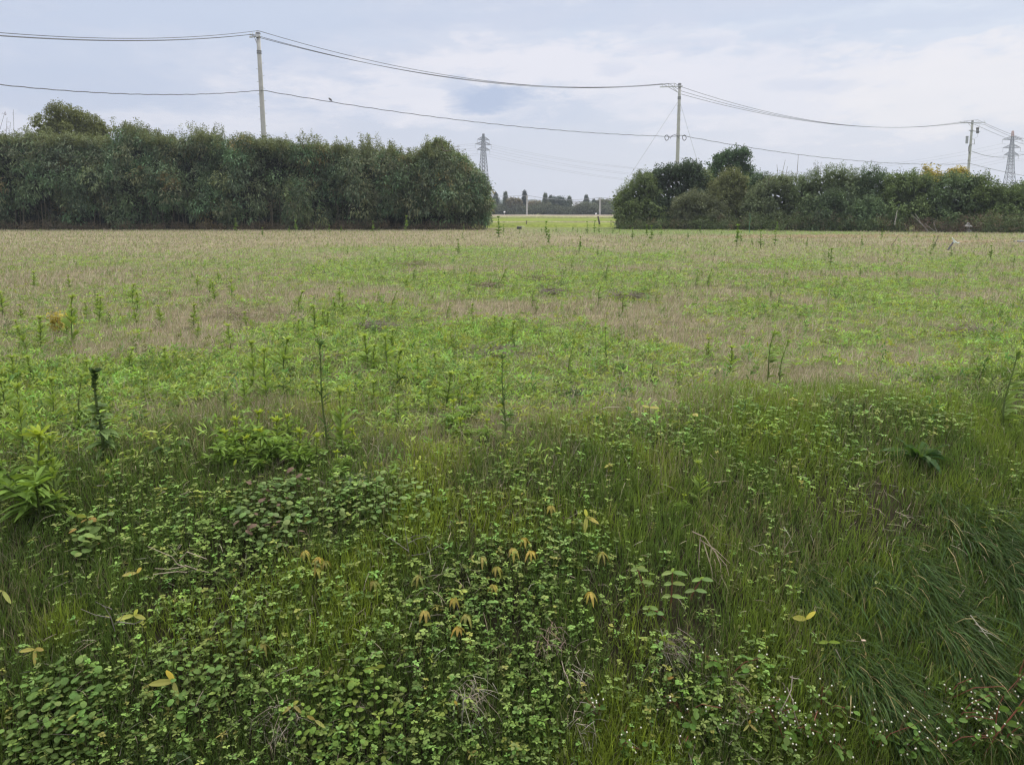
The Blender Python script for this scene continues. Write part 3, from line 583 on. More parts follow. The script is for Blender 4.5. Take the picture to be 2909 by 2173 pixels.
for i, (pd, lean, lab) in enumerate(zip(POLES, (-.32, .1, .35), ('tallest concrete utility pole, behind the long hedge at left', 'concrete utility pole with two guy wires above the dark evergreen', 'concrete utility pole with transformer switches near the right pylon'))):
    root, ax_ = pole(lab, pd['t'], lean); base = np.array(root.location); H = ax_[2]
    side = {0: -1, 1: -1, 2: -1}[i]; L = (.75, 1.95, 1.9)[i]; cross = np.array([1., -.25, 0]) if i else np.array([1., -.5, 0]); cross = unit(cross[None])[0]
    zc = H - .33; pc = ax_ * (zc / H)
    G = Geo(); a = pc + cross * (.25 if i < 2 else 1.5); b = pc - cross * (L if i == 1 else (.75 if i == 0 else 1.65))
    G.box((a + b) / 2 - [0, .2, 0], (np.linalg.norm(a - b) / 2, .045, .045), (.5, .5, .5), rz=math.atan2(cross[1], cross[0]))
    G.bar(b * .4 + pc * .6 - [0, .2, 0], ax_ * ((zc - .75) / H) - [0, .15, 0], .025, (.45, .45, .46)); G.build('crossarm', M_steel, root)
    offs = [.15, .45, .7] if i == 0 else [.55, 1.1, 1.7]
    if i == 2: offs = [-1.35, 1.1, 1.6]
    att = []
    for q, o in enumerate(offs):
        p = pc - cross * o - [0, .2, -.06]; insulator(root, p, .24, .055); att.append(base + p + np.array([0, 0, .25]))
    bands(root, ax_, [H - .1, H - .35, H - 1.35, H - 1.5] + ([H - 7.8] if i < 2 else [H - 3.4, H - 5.5, H - 9.5])); steps(root, ax_, 3.5, H - 2)
    if i == 0:
        G = Geo(); G.box(ax_ * ((H - .3) / H) + [.05, -.2, 0], (.14, .07, .1), (.55, .55, .55)); G.build('bracket', M_steel, root)
    if i == 1:
        for ex, ey in ((1765, 520), (2010, 545)):
            G = Geo(); e = at(ex - (15 if ex < 1900 else -8), ey + 40, 71.5) - base; s0 = ax_ * ((H - 1.6) / H); G.tube([s0, (s0 + e) / 2, e], .014, 4, (.42, .42, .43))
            gq = s0 + (e - s0) * .72; G.sphere(gq, (.05, .05, .09), (.3, .3, .3)); G.build('guy_wire', M_steel, root)
        for cxp, dx in ((1894, 0), (1944, 0)):
            G = Geo(); c_ = at(cxp, 392, 72.3) - base; th = np.linspace(0, 2 * math.pi, 22)
            for rr_ in (.24, .27): G.tube(np.stack([c_[0] + rr_ * .72 * np.cos(th), c_[1] + .05 * np.sin(th * 3), c_[2] + rr_ * np.sin(th)], -1), .022, 5, (.1, .1, .11), cap=False)
            G.build('cable_coil', M_cable, root)
        G = Geo(); s0 = ax_ * ((H - 5.5) / H); pts = [at(1901, 390, 72.3) - base, at(1904, 394, 72.3) - base, at(1909, 386, 72.3) - base, at(1916, 384, 72.3) - base, at(1923, 385, 72.3) - base, at(1928, 392, 72.3) - base]; G.tube(pts, .03, 5, (.1, .1, .11)); G.build('cable_tail', M_cable, root)
    if i == 2:
        px_ = lambda a_, b_, d=0: at(a_, b_, 102.3 + d) - base
        G = Geo(); G.bar(px_(2752, 371), px_(2783, 375), .05, (.3, .3, .3)); G.build('switch_arm', M_steel, root)
        for a_ in (2775, 2779):
            G = Geo(); G.tube([px_(a_, 379.5), px_(a_, 376), px_(a_, 370), px_(a_ + .4, 364), px_(a_ + .6, 362)], [.09, .1, .07, .13, .03], 8, (.14, .13, .13)); G.build('fuse_switch', M_paint, root)
        G = Geo(); a_ = px_(2753, 398); G.tube([a_ + [-.3, 0, .45], a_ + [-.3, 0, -.5]], .17, 10, (.30, .31, .33)); G.box(a_ + [-.3, 0, .48], (.14, .14, .03), (.2, .2, .2)); G.build('equipment_box', M_paint, root)
        G = Geo(); G.bar(px_(2757, 396), px_(2768, 396), .035); G.bar(px_(2757, 410), px_(2768, 410), .035); G.bar(px_(2768, 395), px_(2768, 411), .035); G.build('frame', M_steel, root)
        G = Geo(); G.tube([px_(2754, 412), px_(2751.5, 420), px_(2752, 430), px_(2754, 436)], [.04, .045, .05, .09], 6, (.14, .14, .15)); G.build('cable_termination', M_cable, root)
        G = Geo(); G.tube([px_(2772, 343), px_(2786, 350), px_(2782, 358), px_(2778, 363)], .015, 4, (.3, .3, .3)); G.tube([px_(2778, 380), px_(2777, 390), px_(2770, 392)], .015, 4, (.3, .3, .3)); G.build('jumper_wire', M_cable, root)
    ends.append((att, base, ax_))
def cat(a, b, sag, n=28, wob=0.0):
    a = np.array(a, float); b = np.array(b, float); t = np.linspace(0, 1, n)[:, None]; p = a + (b - a) * t; p[:, 2] -= 4 * sag * (t * (1 - t))[:, 0]
    if wob: k = np.arange(n); p[:, 2] += wob * np.sin(k * 1.7); p[:, 1] += wob * np.cos(k * 1.7)
    return p
step = POLES[1]['t'] - POLES[0]['t']
pv = at(733, 92, 54) - (POLES[1]['t'] - POLES[0]['t']) * .95; pn = POLES[2]['t'] + (POLES[2]['t'] - POLES[1]['t'])
lefts = [at(-20, 92, 38), at(-20, 100, 37.8), at(-20, 101.5, 37.5)]
rights = [at(3020, 422, 125), at(3020, 430, 125), at(3020, 438, 125)]
rs = [at(2777, 341, 102), at(2798, 355, 103), at(2771, 355, 102)]
for q, lab in enumerate(('uppermost overhead power cable strung over the three poles', 'middle overhead power cable strung over the three poles', 'lowest of the three power cables at the pole tops')):
    A = [lefts[q], ends[0][0][::-1][q] if False else POLES[0]['t'] + [[.05, -.2, .05], [-.35, -.2, -.2], [-.5, -.3, -.25]][q], None, None]
    p1 = POLES[0]['t'] + np.array([[.05, -.2, .05], [-.35, -.2, -.2], [-.5, -.3, -.25]][q])
    p2l = ends[1][0][q]; 
    p1r = POLES[0]['t'] + np.array([[.25, 0, .03], [.2, 0, -.33], [.2, 0, -.42]][q])
    p2r = POLES[1]['t'] + np.array([[.15, 0, -.35], [.15, 0, -.75], [.15, 0, -1.05]][q])
    p3l = at(2745, [344, 347, 348][q], 102); 
    pts = np.vstack([cat(lefts[q], p1, [.42, .35, .35][q]), cat(p1r, p2l, [1.75, 1.65, 1.5][q])[0:], cat(p2r, p3l, [2.15, 1.9, 1.75][q]), cat(rs[q], rights[q], .5)])
    G = Geo(); G.tube(pts, .020, 6, (.13, .135, .15)); tag(G.build('overhead_cable', M_cable), lab, 'power cable', 'overhead cables strung between the poles')
tl = lambda px, py, Y_: at(px, py, Y_)
pts = np.vstack([cat(tl(-20, 239, 38), tl(742, 257, 53.8), .42, 60, .012), cat(tl(744, 257, 53.8), tl(1893, 388, 72.3), .62, 90, .018), cat(tl(1893, 388, 72.3), tl(1928, 387, 72.3), .02, 6), cat(tl(1934, 385, 72.3), tl(2752, 466, 102.3), .95, 90, .02), cat(tl(2758, 466, 102.3), tl(3020, 515, 125), .3, 20)])
G = Geo(); G.tube(pts, .027, 6, (.12, .125, .135)); tag(G.build('telephone_cable', M_cable), 'thicker wavy lower cable strung halfway up the poles', 'telephone cable')
G = Geo(); G.tube(cat(tl(2760, 430, 102.2), tl(2905, 440, 108), .6, 20), .03, 6, (.13, .13, .14)); G.tube(cat(tl(2905, 440, 108), tl(2960, 446, 112), -.1, 8), .03, 6, (.13, .13, .14))
tag(G.build('service_cable', M_cable), 'sagging service cable from the right pole across the pylon', 'service cable')
def bird(p, lab, r=1.0, face=1):
    root = empty('bird', p, lab, 'bird', 'small birds perched on the lower cable'); G = Geo(); c = (.09, .085, .09)
    t = np.linspace(0, 1, 8)[:, None]; pts = np.array([[-.14 * face, 0, .0]]) * (1 - t) + np.array([[.08 * face, 0, .2]]) * t
    G.tube(pts * r, np.array([.012, .02, .045, .065, .07, .055, .048, .02]) * r, 8, c); G.build('body', M_paint, root)
    G = Geo(); G.tube(np.array([[.08 * face, 0, .19], [.14 * face, 0, .18]]) * r, [.02 * r, .004], 5, (.15, .13, .08)); G.build('beak', M_paint, root)
    return root
cp = pts
def oncable(px):
    d = np.array([(q[0] / q[1]) * F_PX + CX for q in cp]); ok = [i for i in range(len(d) - 1) if d[i] <= px < d[i + 1]]; i = ok[0]; t = (px - d[i]) / (d[i + 1] - d[i]); return cp[i] * (1 - t) + cp[i + 1] * t + [0, 0, .03]
bird(oncable(948), 'small dark bird perched on the lower cable between first and second pole', 1.2, -1)
bird(oncable(2632), 'small round bird perched on the lower cable near the right pole', 1.3, 1)

# ------------------------------------------------------------------ pylons
def pylon(label, pos, H, wb, arms, rot, col, tipcol=None, waist=.6, panels=12):
    root = empty('pylon', pos, label, 'pylon', 'steel lattice pylons'); cr, sr = math.cos(rot), math.sin(rot)
    def tr(p): p = np.asarray(p, float); return np.array([p[0] * cr - p[1] * sr, p[0] * sr + p[1] * cr, p[2]])
    wt = 1.5
    def hw(z):
        if z < waist * H: return wb + (wt - wb) * (z / (waist * H)) ** .92
        return wt + (.35 - wt) * ((z - waist * H) / (H - waist * H))
    zs = [0]; 
    while zs[-1] < H * .985: zs.append(min(H, zs[-1] + max(1.6, hw(zs[-1]) * 1.35)))
    G = Geo(); T = Geo()
    for a, b in zip(zs[:-1], zs[1:]):
        tgt = T if (tipcol is not None and a > H * .93) else G; cc = tipcol if tgt is T else col
        ca = [tr((sx_ * hw(a), sy_ * hw(a), a)) for sx_, sy_ in ((-1, -1), (1, -1), (1, 1), (-1, 1))]; cb = [tr((sx_ * hw(b), sy_ * hw(b), b)) for sx_, sy_ in ((-1, -1), (1, -1), (1, 1), (-1, 1))]
        for j in range(4):
            tgt.bar(ca[j], cb[j], .17, cc); k = (j + 1) % 4; tgt.bar(ca[j], cb[k], .085, cc); tgt.bar(ca[k], cb[j], .085, cc); tgt.bar(cb[j], cb[k], .085, cc)
    G.build('lattice_tower', M_steel, root)
    if tipcol is not None: T.build('tower_tip', M_paint, root)
    tips = []
    for z, l_ in arms:
        A = Geo(); ins = Geo()
        for s_ in (-1, 1):
            e = tr((s_ * l_, 0, z + .3)); h_ = hw(z)
            for yy_ in (-1, 1):
                p0 = tr((s_ * h_, yy_ * h_, z)); p1 = tr((s_ * h_, yy_ * h_, z + 2.0)); A.bar(p0, e, .11, col); A.bar(p1, e, .11, col)
                for q in (.25, .5, .75): A.bar(p0 + (e - p0) * q, p1 + (e - p1) * q, .06, col); A.bar(p0 + (e - p0) * (q - .25), p1 + (e - p1) * q, .06, col)
            lo = e - [0, 0, 2.4]; ins.tube([e, (e + lo) / 2, lo], .09, 6, (.35, .35, .36)); tips.append(lo + np.array(pos))
        A.build('crossarm', M_steel, root); ins.build('insulator_strings', M_paint, root)
    return root, tips
PYD = 430.
k_ = lambda py: (HOR - py) / F_PX * PYD + CAMH
p1 = at(1374, 600, PYD); p1[2] = 0; p2 = at(2862, 600, PYD); p2[2] = 0
r1, t1 = pylon('left pylon seen in the gap beside the long hedge', p1, k_(382), 3.6, [(k_(399) - .8, 4.2), (k_(412) - .8, 5.6), (k_(427) - .8, 4.4)], rad(35), (.10, .105, .115), waist=.62)
r2, t2 = pylon('right pylon with a red and white tip and wide arms', p2, k_(377), 4.2, [(k_(397) - 1, 5.2), (k_(420) - 1, 4.6), (k_(440) - 1, 3.8)], rad(-12), (.10, .105, .115), tipcol=(.45, .25, .2), waist=.55)
G = Geo(); pz = k_(538)
for dx in np.linspace(-2.5, 6, 8): G.bar(p2 * 0 + [dx, 0, pz], [dx, 0, pz + 1.5], .08, (.25, .25, .26))
G.bar([-5, 0, pz], [6, 0, pz], .25, (.25, .25, .26)); G.build('work_platform', M_steel, r2)
names = ['upper', 'middle', 'lower']
for q in range(6):
    G = Geo(); a, b = t1[q], t2[q]; sag = 17.5 + (q // 2) * .2
    G.tube(np.vstack([cat(a + [-150, -20, -3], a, 3, 12), cat(a, b, sag, 40)[1:], cat(b, b + [260, -40, 0], 9, 16)[1:]]), .045, 4, (.30, .31, .34))
    tag(G.build('transmission_line', M_cable), 'faint %s transmission wire on the %s arms between the two pylons' % (names[q // 2], 'left' if q % 2 == 0 else 'right'), 'transmission wire', 'wires between the pylons')

# ------------------------------------------------------------------ far treeline
FY = 228.
def far_tree(px, top, w, kind, col, label, Yd=None):
    col = tuple(1.45 * v for v in col)
    Yd = Yd or FY + R.uniform(-4, 6); p = at(px, 600, Yd); p[2] = 0; H = (HOR - top) / F_PX * Yd + CAMH; Wd = w / F_PX * Yd / 2
    Wd *= 1.2; root = empty('conifer' if kind == 'c' else 'broadleaf_tree', p, label, 'tree', 'trees of the far treeline'); G = Geo()
    if kind == 'c':
        k = 26; t = np.linspace(.12, 1, k); a = R.uniform(0, 6.28, k)
        C_ = np.stack([np.cos(a) * Wd * (1 - t) * .45, np.sin(a) * Wd * (1 - t) * .45, H * t - .1], -1); r_ = np.stack([Wd * (1.02 - t) ** 1.2 * .85 + .06] * 2 + [np.full(k, H * .045)], -1)
        sprigs(G, C_, r_, 40, 5, .38, .2, col, up=.1, tone=.15); fill(G, C_, r_, 260, .32, np.array(col))
    else:
        k = 46; C_ = R.normal(size=(k, 3)); C_ = unit(C_) * R.uniform(.2, .8, (k, 1)) * np.array([Wd, Wd * .8, H * .40]) + [0, 0, H * .54]; r_ = np.tile([[Wd * .38, Wd * .38, H * .13]], (k, 1)) * R.uniform(.7, 1.2, (k, 1))
        sprigs(G, C_, r_, 40, 5, .42, .26, col, up=.3, tone=.22); fill(G, C_, r_, 400, .6, np.array(col) * .8)
    G.build('crown', M_tree, root); tg = trunk((0, 0, 0), (0, 0, H * .8), .18, .05, 3); tg.build('trunk', M_bark, root)
dk = (.05, .065, .05); br_ = (.11, .095, .055); gn = (.07, .088, .052)
for a in [(1408, 552, 46, 'c', dk, 'dark conifer next to the end of the long hedge, far away'), (1436, 549, 18, 'c', (.06, .08, .055), 'slim green conifer second from the left in the far treeline'), (1460, 558, 48, 'r', br_, 'round brown tinged tree left of the tallest far conifer'),
          (1490, 546, 24, 'c', (.035, .045, .04), 'tallest dark conifer of the far treeline beside its left pole'), (1520, 570, 48, 'r', (.12, .095, .055), 'low round russet tree right of the left far pole'), (1549, 553, 20, 'c', gn, 'slim green conifer in the middle of the far treeline'),
          (1567, 553, 18, 'r', dk, 'small dark tree crown against the large dark far tree'), (1590, 551, 42, 'r', (.04, .058, .045), 'large dark round tree in the middle of the far treeline'), (1549, 572, 44, 'r', (.10, .09, .06), 'brownish tree below the slim middle conifer'),
          (1617, 562, 26, 'c', (.08, .10, .06), 'pale green conifer left of the white roof'), (1665, 558, 30, 'c', dk, 'dark pointed conifer right of the white roof'), (1687, 570, 16, 'c', dk, 'smallest dark conifer left of the right far pole'),
          (1715, 560, 52, 'r', (.09, .095, .055), 'round olive tree behind the right far pole'), (1748, 572, 50, 'r', gn, 'green tree at the right end of the gap'), (1650, 582, 40, 'r', (.11, .08, .06), 'reddish low tree in front of the far house'),
          (1690, 590, 50, 'r', (.10, .09, .065), 'dull brown low tree left of the right far pole'), (1430, 580, 60, 'r', gn, 'green bushy tree below the slim second conifer'), (1375, 560, 50, 'r', gn, 'green far tree mostly hidden by the hedge end'), (1790, 565, 60, 'r', gn, 'green far tree hidden behind the thicket end')]:
    far_tree(*a)
G = Geo(); k = 420; px = R.uniform(1330, 1830, k); yy = R.uniform(219, 225, k); tp = R.uniform(.3, 2.9, k) + .5 * np.sin(px * .05)
sprigs(G, np.stack([(px - CX) / F_PX * yy, yy, np.maximum(.3, tp)], -1), np.tile([[1.3, 1.1, .8]], (k, 1)), 16, 4, .45, .22, (.085, .098, .06), up=.3, tone=.4)
tag(G.build('hedgerow', M_tree), 'low dark hedgerow along the foot of the far treeline', 'hedgerow', kind='stuff')
# distant wooded rise behind everything
G = Geo(); hxs = np.linspace(-880, 880, 240); Hh = 9 + 7 * fbm(hxs * .01, hxs * 0) + 3 * fbm(hxs * .08, hxs * 0 + 2)
for r_, (yy, zf) in enumerate(((900, 0), (903, 1), (960, .9), (990, 0))):
    pass
V = np.stack([np.stack([hxs, np.full_like(hxs, yy), Hh * zf - .5 * (zf == 0)], -1) for yy, zf in ((900, 0), (904, .75), (915, 1), (960, .9), (990, 0))]); i = np.arange(5 * 240).reshape(5, 240)
G.add(V, np.stack([i[:-1, :-1], i[:-1, 1:], i[1:, 1:], i[1:, :-1]], -1), (.08, .095, .075)); tag(G.build('wooded_hill', M_ground), kind='structure')

# the far house with its white roof, and far poles
def house(label, px, eave, ridge, w, Yd, wall, roof):
    p = at(px, 600, Yd); p[2] = 0; root = empty('farm_house', p, label, 'house'); s_ = Yd / F_PX; W_ = w * s_ / 2; ze = (HOR - eave) * s_ + CAMH; zr = (HOR - ridge) * s_ + CAMH
    G = Geo(); G.box((0, 0, ze / 2), (W_, 4, ze / 2), wall); G.build('wall', M_paint, root)
    G = Geo(); G.add([(-W_ - .5, -4.6, ze), (W_ + .5, -4.6, ze), (W_ + .2, 0, zr), (-W_ - .2, 0, zr), (-W_ - .5, 4.6, ze), (W_ + .5, 4.6, ze)], [[0, 1, 2, 3], [3, 2, 5, 4]], roof); G.build('roof', M_paint, root)
    G = Geo(); G.box((W_ * .3, -4.03, ze * .6), (.8, .05, .5), (.05, .06, .07)); G.build('window', M_paint, root)
house('far house with a pale metal roof among the trees', 1612, 587, 580, 22, 238, (.45, .45, .42), (.75, .78, .8)); house('far house with a grey tiled roof right of the pale one', 1641, 584, 573, 26, 246, (.4, .38, .34), (.14, .145, .16))
G = Geo(); G.box(at(1655, 586, 232), (6.2, .15, .12), (.6, .6, .58)); tag(G.build('guard_rail', M_paint), 'thin pale rail running in front of the far houses', 'rail')
fps = []
for px, top, lab in ((1497, 564, 'far pale concrete pole standing left in the gap'), (1704, 562, 'far pale concrete pole standing right in the gap')):
    Yd = 205; p = at(px, 600, Yd); p[2] = 0; root = empty('utility_pole', p, lab, 'utility pole', 'far poles in the gap'); zt = (HOR - top) / F_PX * Yd + CAMH + (.8 if px < 1600 else 0)
    G = Geo(); G.tube([(0, 0, 0), (0, 0, zt)], [.24, .17], 10, (.42, .41, .39)); G.build('shaft', M_conc, root); G = Geo(); G.box((0, 0, zt - .25), (.5, .06, .05), (.4, .4, .4)); G.build('crossarm', M_steel, root); fps.append(p + [0, 0, zt])
G = Geo(); G.tube(np.vstack([cat(fps[0] + [-21, -3, .2], fps[0], .4, 10), cat(fps[0], fps[1], .9, 20), cat(fps[1], fps[1] + [22, 3, -.6], .3, 10)]), .05, 4, (.28, .29, .32)); tag(G.build('overhead_cable', M_cable), 'thin far cable joining the two poles in the gap', 'power cable')
for px, py, lab in ((1433, 603, 'white ball shaped marker left in the far gap'), (1693, 608, 'white ball shaped marker beside the right far pole')):
    G = Geo(); p = at(px, py, 200); G.sphere((0, 0, 0), (.28, .28, .25), (.8, .8, .8)); G.tube([(0, 0, -p[2]), (0, 0, 0)], .04, 5, (.5, .5, .5)); tag(G.build('field_marker', M_paint, loc=[float(v) for v in p]), lab, 'marker')

# ------------------------------------------------------------------ small things at the far side of the field
def stick(name, label, cat_, a, b, r, col, mat=M_bark):
    a = np.array(a, float); b = np.array(b, float); G = Geo(); t = np.linspace(0, 1, 5)[:, None]; pts = (b - a) * t; pts[1:-1] += R.normal(0, .02 * np.linalg.norm(b - a), (3, 3)) * [1, 1, 0]
    G.tube(pts, np.linspace(r, r * .7, 5), 7, col); return tag(G.build(name, mat, loc=[float(v) for v in a]), label, cat_)
stick('wooden_post', 'leaning dark wooden post at the rice field edge in the gap', 'post', at(1704, 646, 60), at(1699, 615, 60), .09, (.12, .1, .085))
stick('wooden_post', 'short thin stake at the rice field edge left in the gap', 'post', at(1494, 642, 62), at(1497, 627, 62), .05, (.15, .12, .10))
stick('garden_stake', 'upright green garden stake in front of the right thicket', 'stake', at(2130, 664, 42), at(2130, 606, 42), .022, (.10, .2, .12), M_paint)
for a, b, lab in (((2642, 662), (2590, 610), 'leaning pale pole, left of the pair, propped in the thicket'), ((2637, 660), (2599, 607), 'leaning pale pole crossing the left one in the thicket'), ((2660, 662), (2628, 635), 'short leaning pole right of the crossed pair'), ((2661, 660), (2652, 632), 'steep leaning pole nearest the stone lantern'), ((2542, 640), (2550, 598), 'upright pale pole left in the thicket')):
    stick('bamboo_pole', lab, 'pole', at(a[0], a[1], 44.6), at(b[0], b[1], 45.2), .026, (.24, .22, .19))
b = at(2749, 661, 44.2); root = empty('stone_lantern', b * [1, 1, 0], 'squat pale stone lantern at the foot of the right thicket', 'stone lantern')
zl = b[2] + .02
for nm, prof in (('base', [(0, .22), (.14, .2)]), ('lamp_box', [(.14, .1), (.3, .1)]), ('cap', [(.3, .25), (.33, .24), (.42, .1), (.5, .07), (.52, .02)])):
    G = Geo(); G.tube([(0, 0, z_ * 1.15) for z_, _ in prof], [r_ for _, r_ in prof], 8, (.42, .42, .4)); G.build(nm, M_conc, root)
p = at(1475, 651, 52); root = empty('field_box', p * [1, 1, 0], 'small dark box with a pale lid at the near edge of the rice field', 'box'); G = Geo(); G.box((0, 0, .09), (.17, .15, .09), (.05, .05, .05)); G.build('body', M_paint, root); G = Geo(); G.box((.1, 0, .2), (.3, .18, .012), (.45, .43, .38)); G.build('lid', M_conc, root)
p = hit(2928, 690); G = Geo(); G.box((0, 0, .05), (.55, .3, .03), (.2, .21, .22)); tag(G.build('concrete_slab', M_conc, loc=[float(v) for v in p]), 'grey concrete slab lying in the grass at the right edge', 'slab')
# tilted stake with white wrapping
b = hit(2693, 711); tY = b[1]; q = lambda px, py: at(px, py, tY) - b
root = empty('windmill_stake', b, 'tilted dark stake topped with white bent blades in the right of the field', 'stake')
G = Geo(); G.tube([(0, 0, 0), q(2708, 688)], [.03, .022], 6, (.12, .11, .12)); G.build('rod', M_steel, root)
for pts_ in ([(2708, 688), (2711, 684), (2707, 679), (2705, 676)], [(2708, 688), (2714, 687), (2719, 691), (2724, 690), (2725, 687)], [(2708, 688), (2709, 691), (2712, 688)]):
    G = Geo(); G.tube([q(*s_) for s_ in pts_], [.02, .03, .024] + [.018] * (len(pts_) - 3), 5, (.62, .66, .60)); G.build('blade', M_paint, root)
p = hit(2655, 718); 
stick('thin_post', 'thin dark stalk leaning in the field left of the tilted stake', 'stake', hit(2655, 705), at(2665, 668, hit(2655, 705)[1]), .015, (.13, .12, .09))
stick('thin_post', 'thin dry leaning stalk right of the pale straw patch', 'stake', hit(2532, 702), at(2552, 668, hit(2532, 702)[1]), .015, (.2, .15, .11))
# pale flattened straw
G = Geo()
for px, py, rx, ry, k in ((2440, 675, 9, 1.5, 3500), (2260, 672, 4, 1, 1000), (2080, 678, 3, .8, 600), (2760, 690, 3, 1, 500)):
    c_ = hit(px, py); x = c_[0] + R.normal(0, rx * .33, k); y = c_[1] + R.normal(0, ry * .5, k); D = np.stack([R.normal(.8, .6, k), R.normal(0, .5, k), R.uniform(.0, .6, k)], -1)
    G.strips(place(x, y, .03), D, R.uniform(.15, .3, k), .022, .4, BLADE, vary((.40, .32, .22), k, .25))
tag(G.build('flattened_straw', M_dry), 'pale flattened straw lying before the right thicket', 'straw', kind='stuff')

ORD = ['', 'second ', 'third ', 'fourth ', 'fifth ', 'sixth ', 'seventh ', 'eighth ', 'ninth ', 'tenth ', 'eleventh ', 'twelfth ', 'thirteenth ', 'fourteenth ', 'fifteenth ', 'sixteenth ', 'seventeenth ', 'eighteenth ', 'nineteenth ', 'twentieth ', 'twenty-first ', 'twenty-second ', 'twenty-third ', 'twenty-fourth ', 'twenty-fifth ', 'twenty-sixth ']
def ordinals(items, zones):                     # items (px, py, object); zones (test, phrase)
    left = list(items)
    for test, phrase in zones:
        z = sorted([i for i in left if test(i[0], i[1])], key=lambda i: i[0]); left = [i for i in left if not test(i[0], i[1])]
        for k, (a, b, o) in enumerate(z): o['label'] = ('leftmost' if k == 0 else 'rightmost' if k == len(z) - 1 and k > 1 else ORD[k] + 'from left') + ' ' + phrase
# ------------------------------------------------------------------ weeds, one by one
def leafy(seed, nleaf, Ls, Wd, h=1.0, blown=0.0, col=(.125, .205, .042), top=(.24, .32, .045), thick=.011, upr=.7, droop=.4, bushy=0, wmin=0):
    """a weed of unit height: stem and foliage under an Empty"""
    root = empty('tall_weed', (0, 0, -50)); G = Geo(); S = Geo()
    t = np.linspace(0, 1, 9); bend = R.normal(0, .05, 2)
    px_ = bend[0] * t ** 2 + .01 * np.sin(t * 7 + seed) + blown * .12 * t ** 2; py_ = bend[1] * t ** 2
    S.tube(np.stack([px_, py_, t * h], -1), thick * (1.1 - .7 * t), 6, np.array([.13, .17, .06]))
    tl_ = np.clip(R.random(nleaf) ** .85, .02, 1); n = nleaf; a = np.arange(n) * 2.4 + R.normal(0, .3, n)
    P = np.stack([np.interp(tl_, t, px_), np.interp(tl_, t, py_), tl_ * h], -1)
    size = (.35 + .9 * np.sin(np.clip(tl_ * 1.15 + .12, 0, 1) * math.pi)) * R.uniform(.8, 1.2, n)
    D = np.stack([np.cos(a) + blown * 1.3, np.sin(a), upr + tl_ ** 3 * 1.6 + 0 * a], -1)
    k = (tl_ ** 3)[:, None]; c = (np.array(col) * (1 - k) + np.array(top) * k) * (1 + R.uniform(-.28, .28, (n, 1)))
    G.strips(P, D, Ls * size, Wd * size ** .5, droop * (1.3 - tl_), LANCE, c * .85, c * 1.1, fold=.12)
    m = 16; a = R.uniform(0, 6.28, m); D = np.stack([np.cos(a) + blown, np.sin(a), R.uniform(.5, 2.2, m)], -1); P = np.tile([[px_[-1], py_[-1], h * .985]], (m, 1))
    G.strips(P, D, Ls * .62, Wd * .8, .25, LANCE, np.array(top) * (1 + R.uniform(-.2, .2, (m, 1))), fold=.12)
    for j in range(bushy):
        a0 = R.uniform(0, 6.28); e = np.array([math.cos(a0) * .35, math.sin(a0) * .35, R.uniform(.35, .8)]); S.tube([[0, 0, .02], e * .5 + [0, 0, .08], e], thick * .6, 5, (.13, .17, .06))
        m = 22; tt = R.uniform(.3, 1, m); a = R.uniform(0, 6.28, m); D = np.stack([np.cos(a), np.sin(a), R.uniform(.2, 1.4, m)], -1)
        G.strips(e * tt[:, None] + [0, 0, .06], D, Ls * R.uniform(.6, 1.2, m), Wd, droop, LANCE, np.array(col) * (1 + R.uniform(-.2, .4, (m, 1))), fold=.12)
    S.build('stem', M_leaf, root); G.build('foliage', M_leaf, root); root['category'] = 'weed'
    return root
protos = {
    'n': [leafy(i, 64, .25, .04, thick=.011, upr=1.15, droop=.25, col=(.21, .30, .075), top=(.31, .40, .09)) for i in range(4)],
    'b': [leafy(i, 60, .34, .052, bushy=5, thick=.016, upr=.35, col=(.16, .25, .05), top=(.34, .42, .06)) for i in range(2)],
    'd': [leafy(i, 46, .13, .014, col=(.07, .12, .035), top=(.08, .14, .04), thick=.009, upr=.9, blown=.35) for i in range(2)],
    'w': [leafy(i, 54, .24, .036, blown=.9, col=(.21, .30, .08), top=(.27, .37, .10)) for i in range(3)],
    'f': [leafy(i, 34, .26, .085, thick=.018, col=(.13, .22, .045), top=(.18, .29, .06)) for i in range(3)],
    'k': [leafy(i, 120, .15, .05, col=(.15, .22, .075), top=(.06, .10, .035), thick=.014, upr=.35, droop=.5, blown=.25) for i in range(1)]}
used = set()
def weed(kind, px, py, hpx, label, group=None, wide=1.0, tilt=0.0):
    p = hit(px, py) + [0, 0, -.02]; H = hpx / F_PX * p[1]; pr = protos[kind][R.integers(len(protos[kind]))]
    return dup(pr, p, R.uniform(0, 6.28) if kind not in 'wdk' else R.uniform(-.5, .5), (H * wide, H * wide, H), label, group, tilt=(0, tilt))
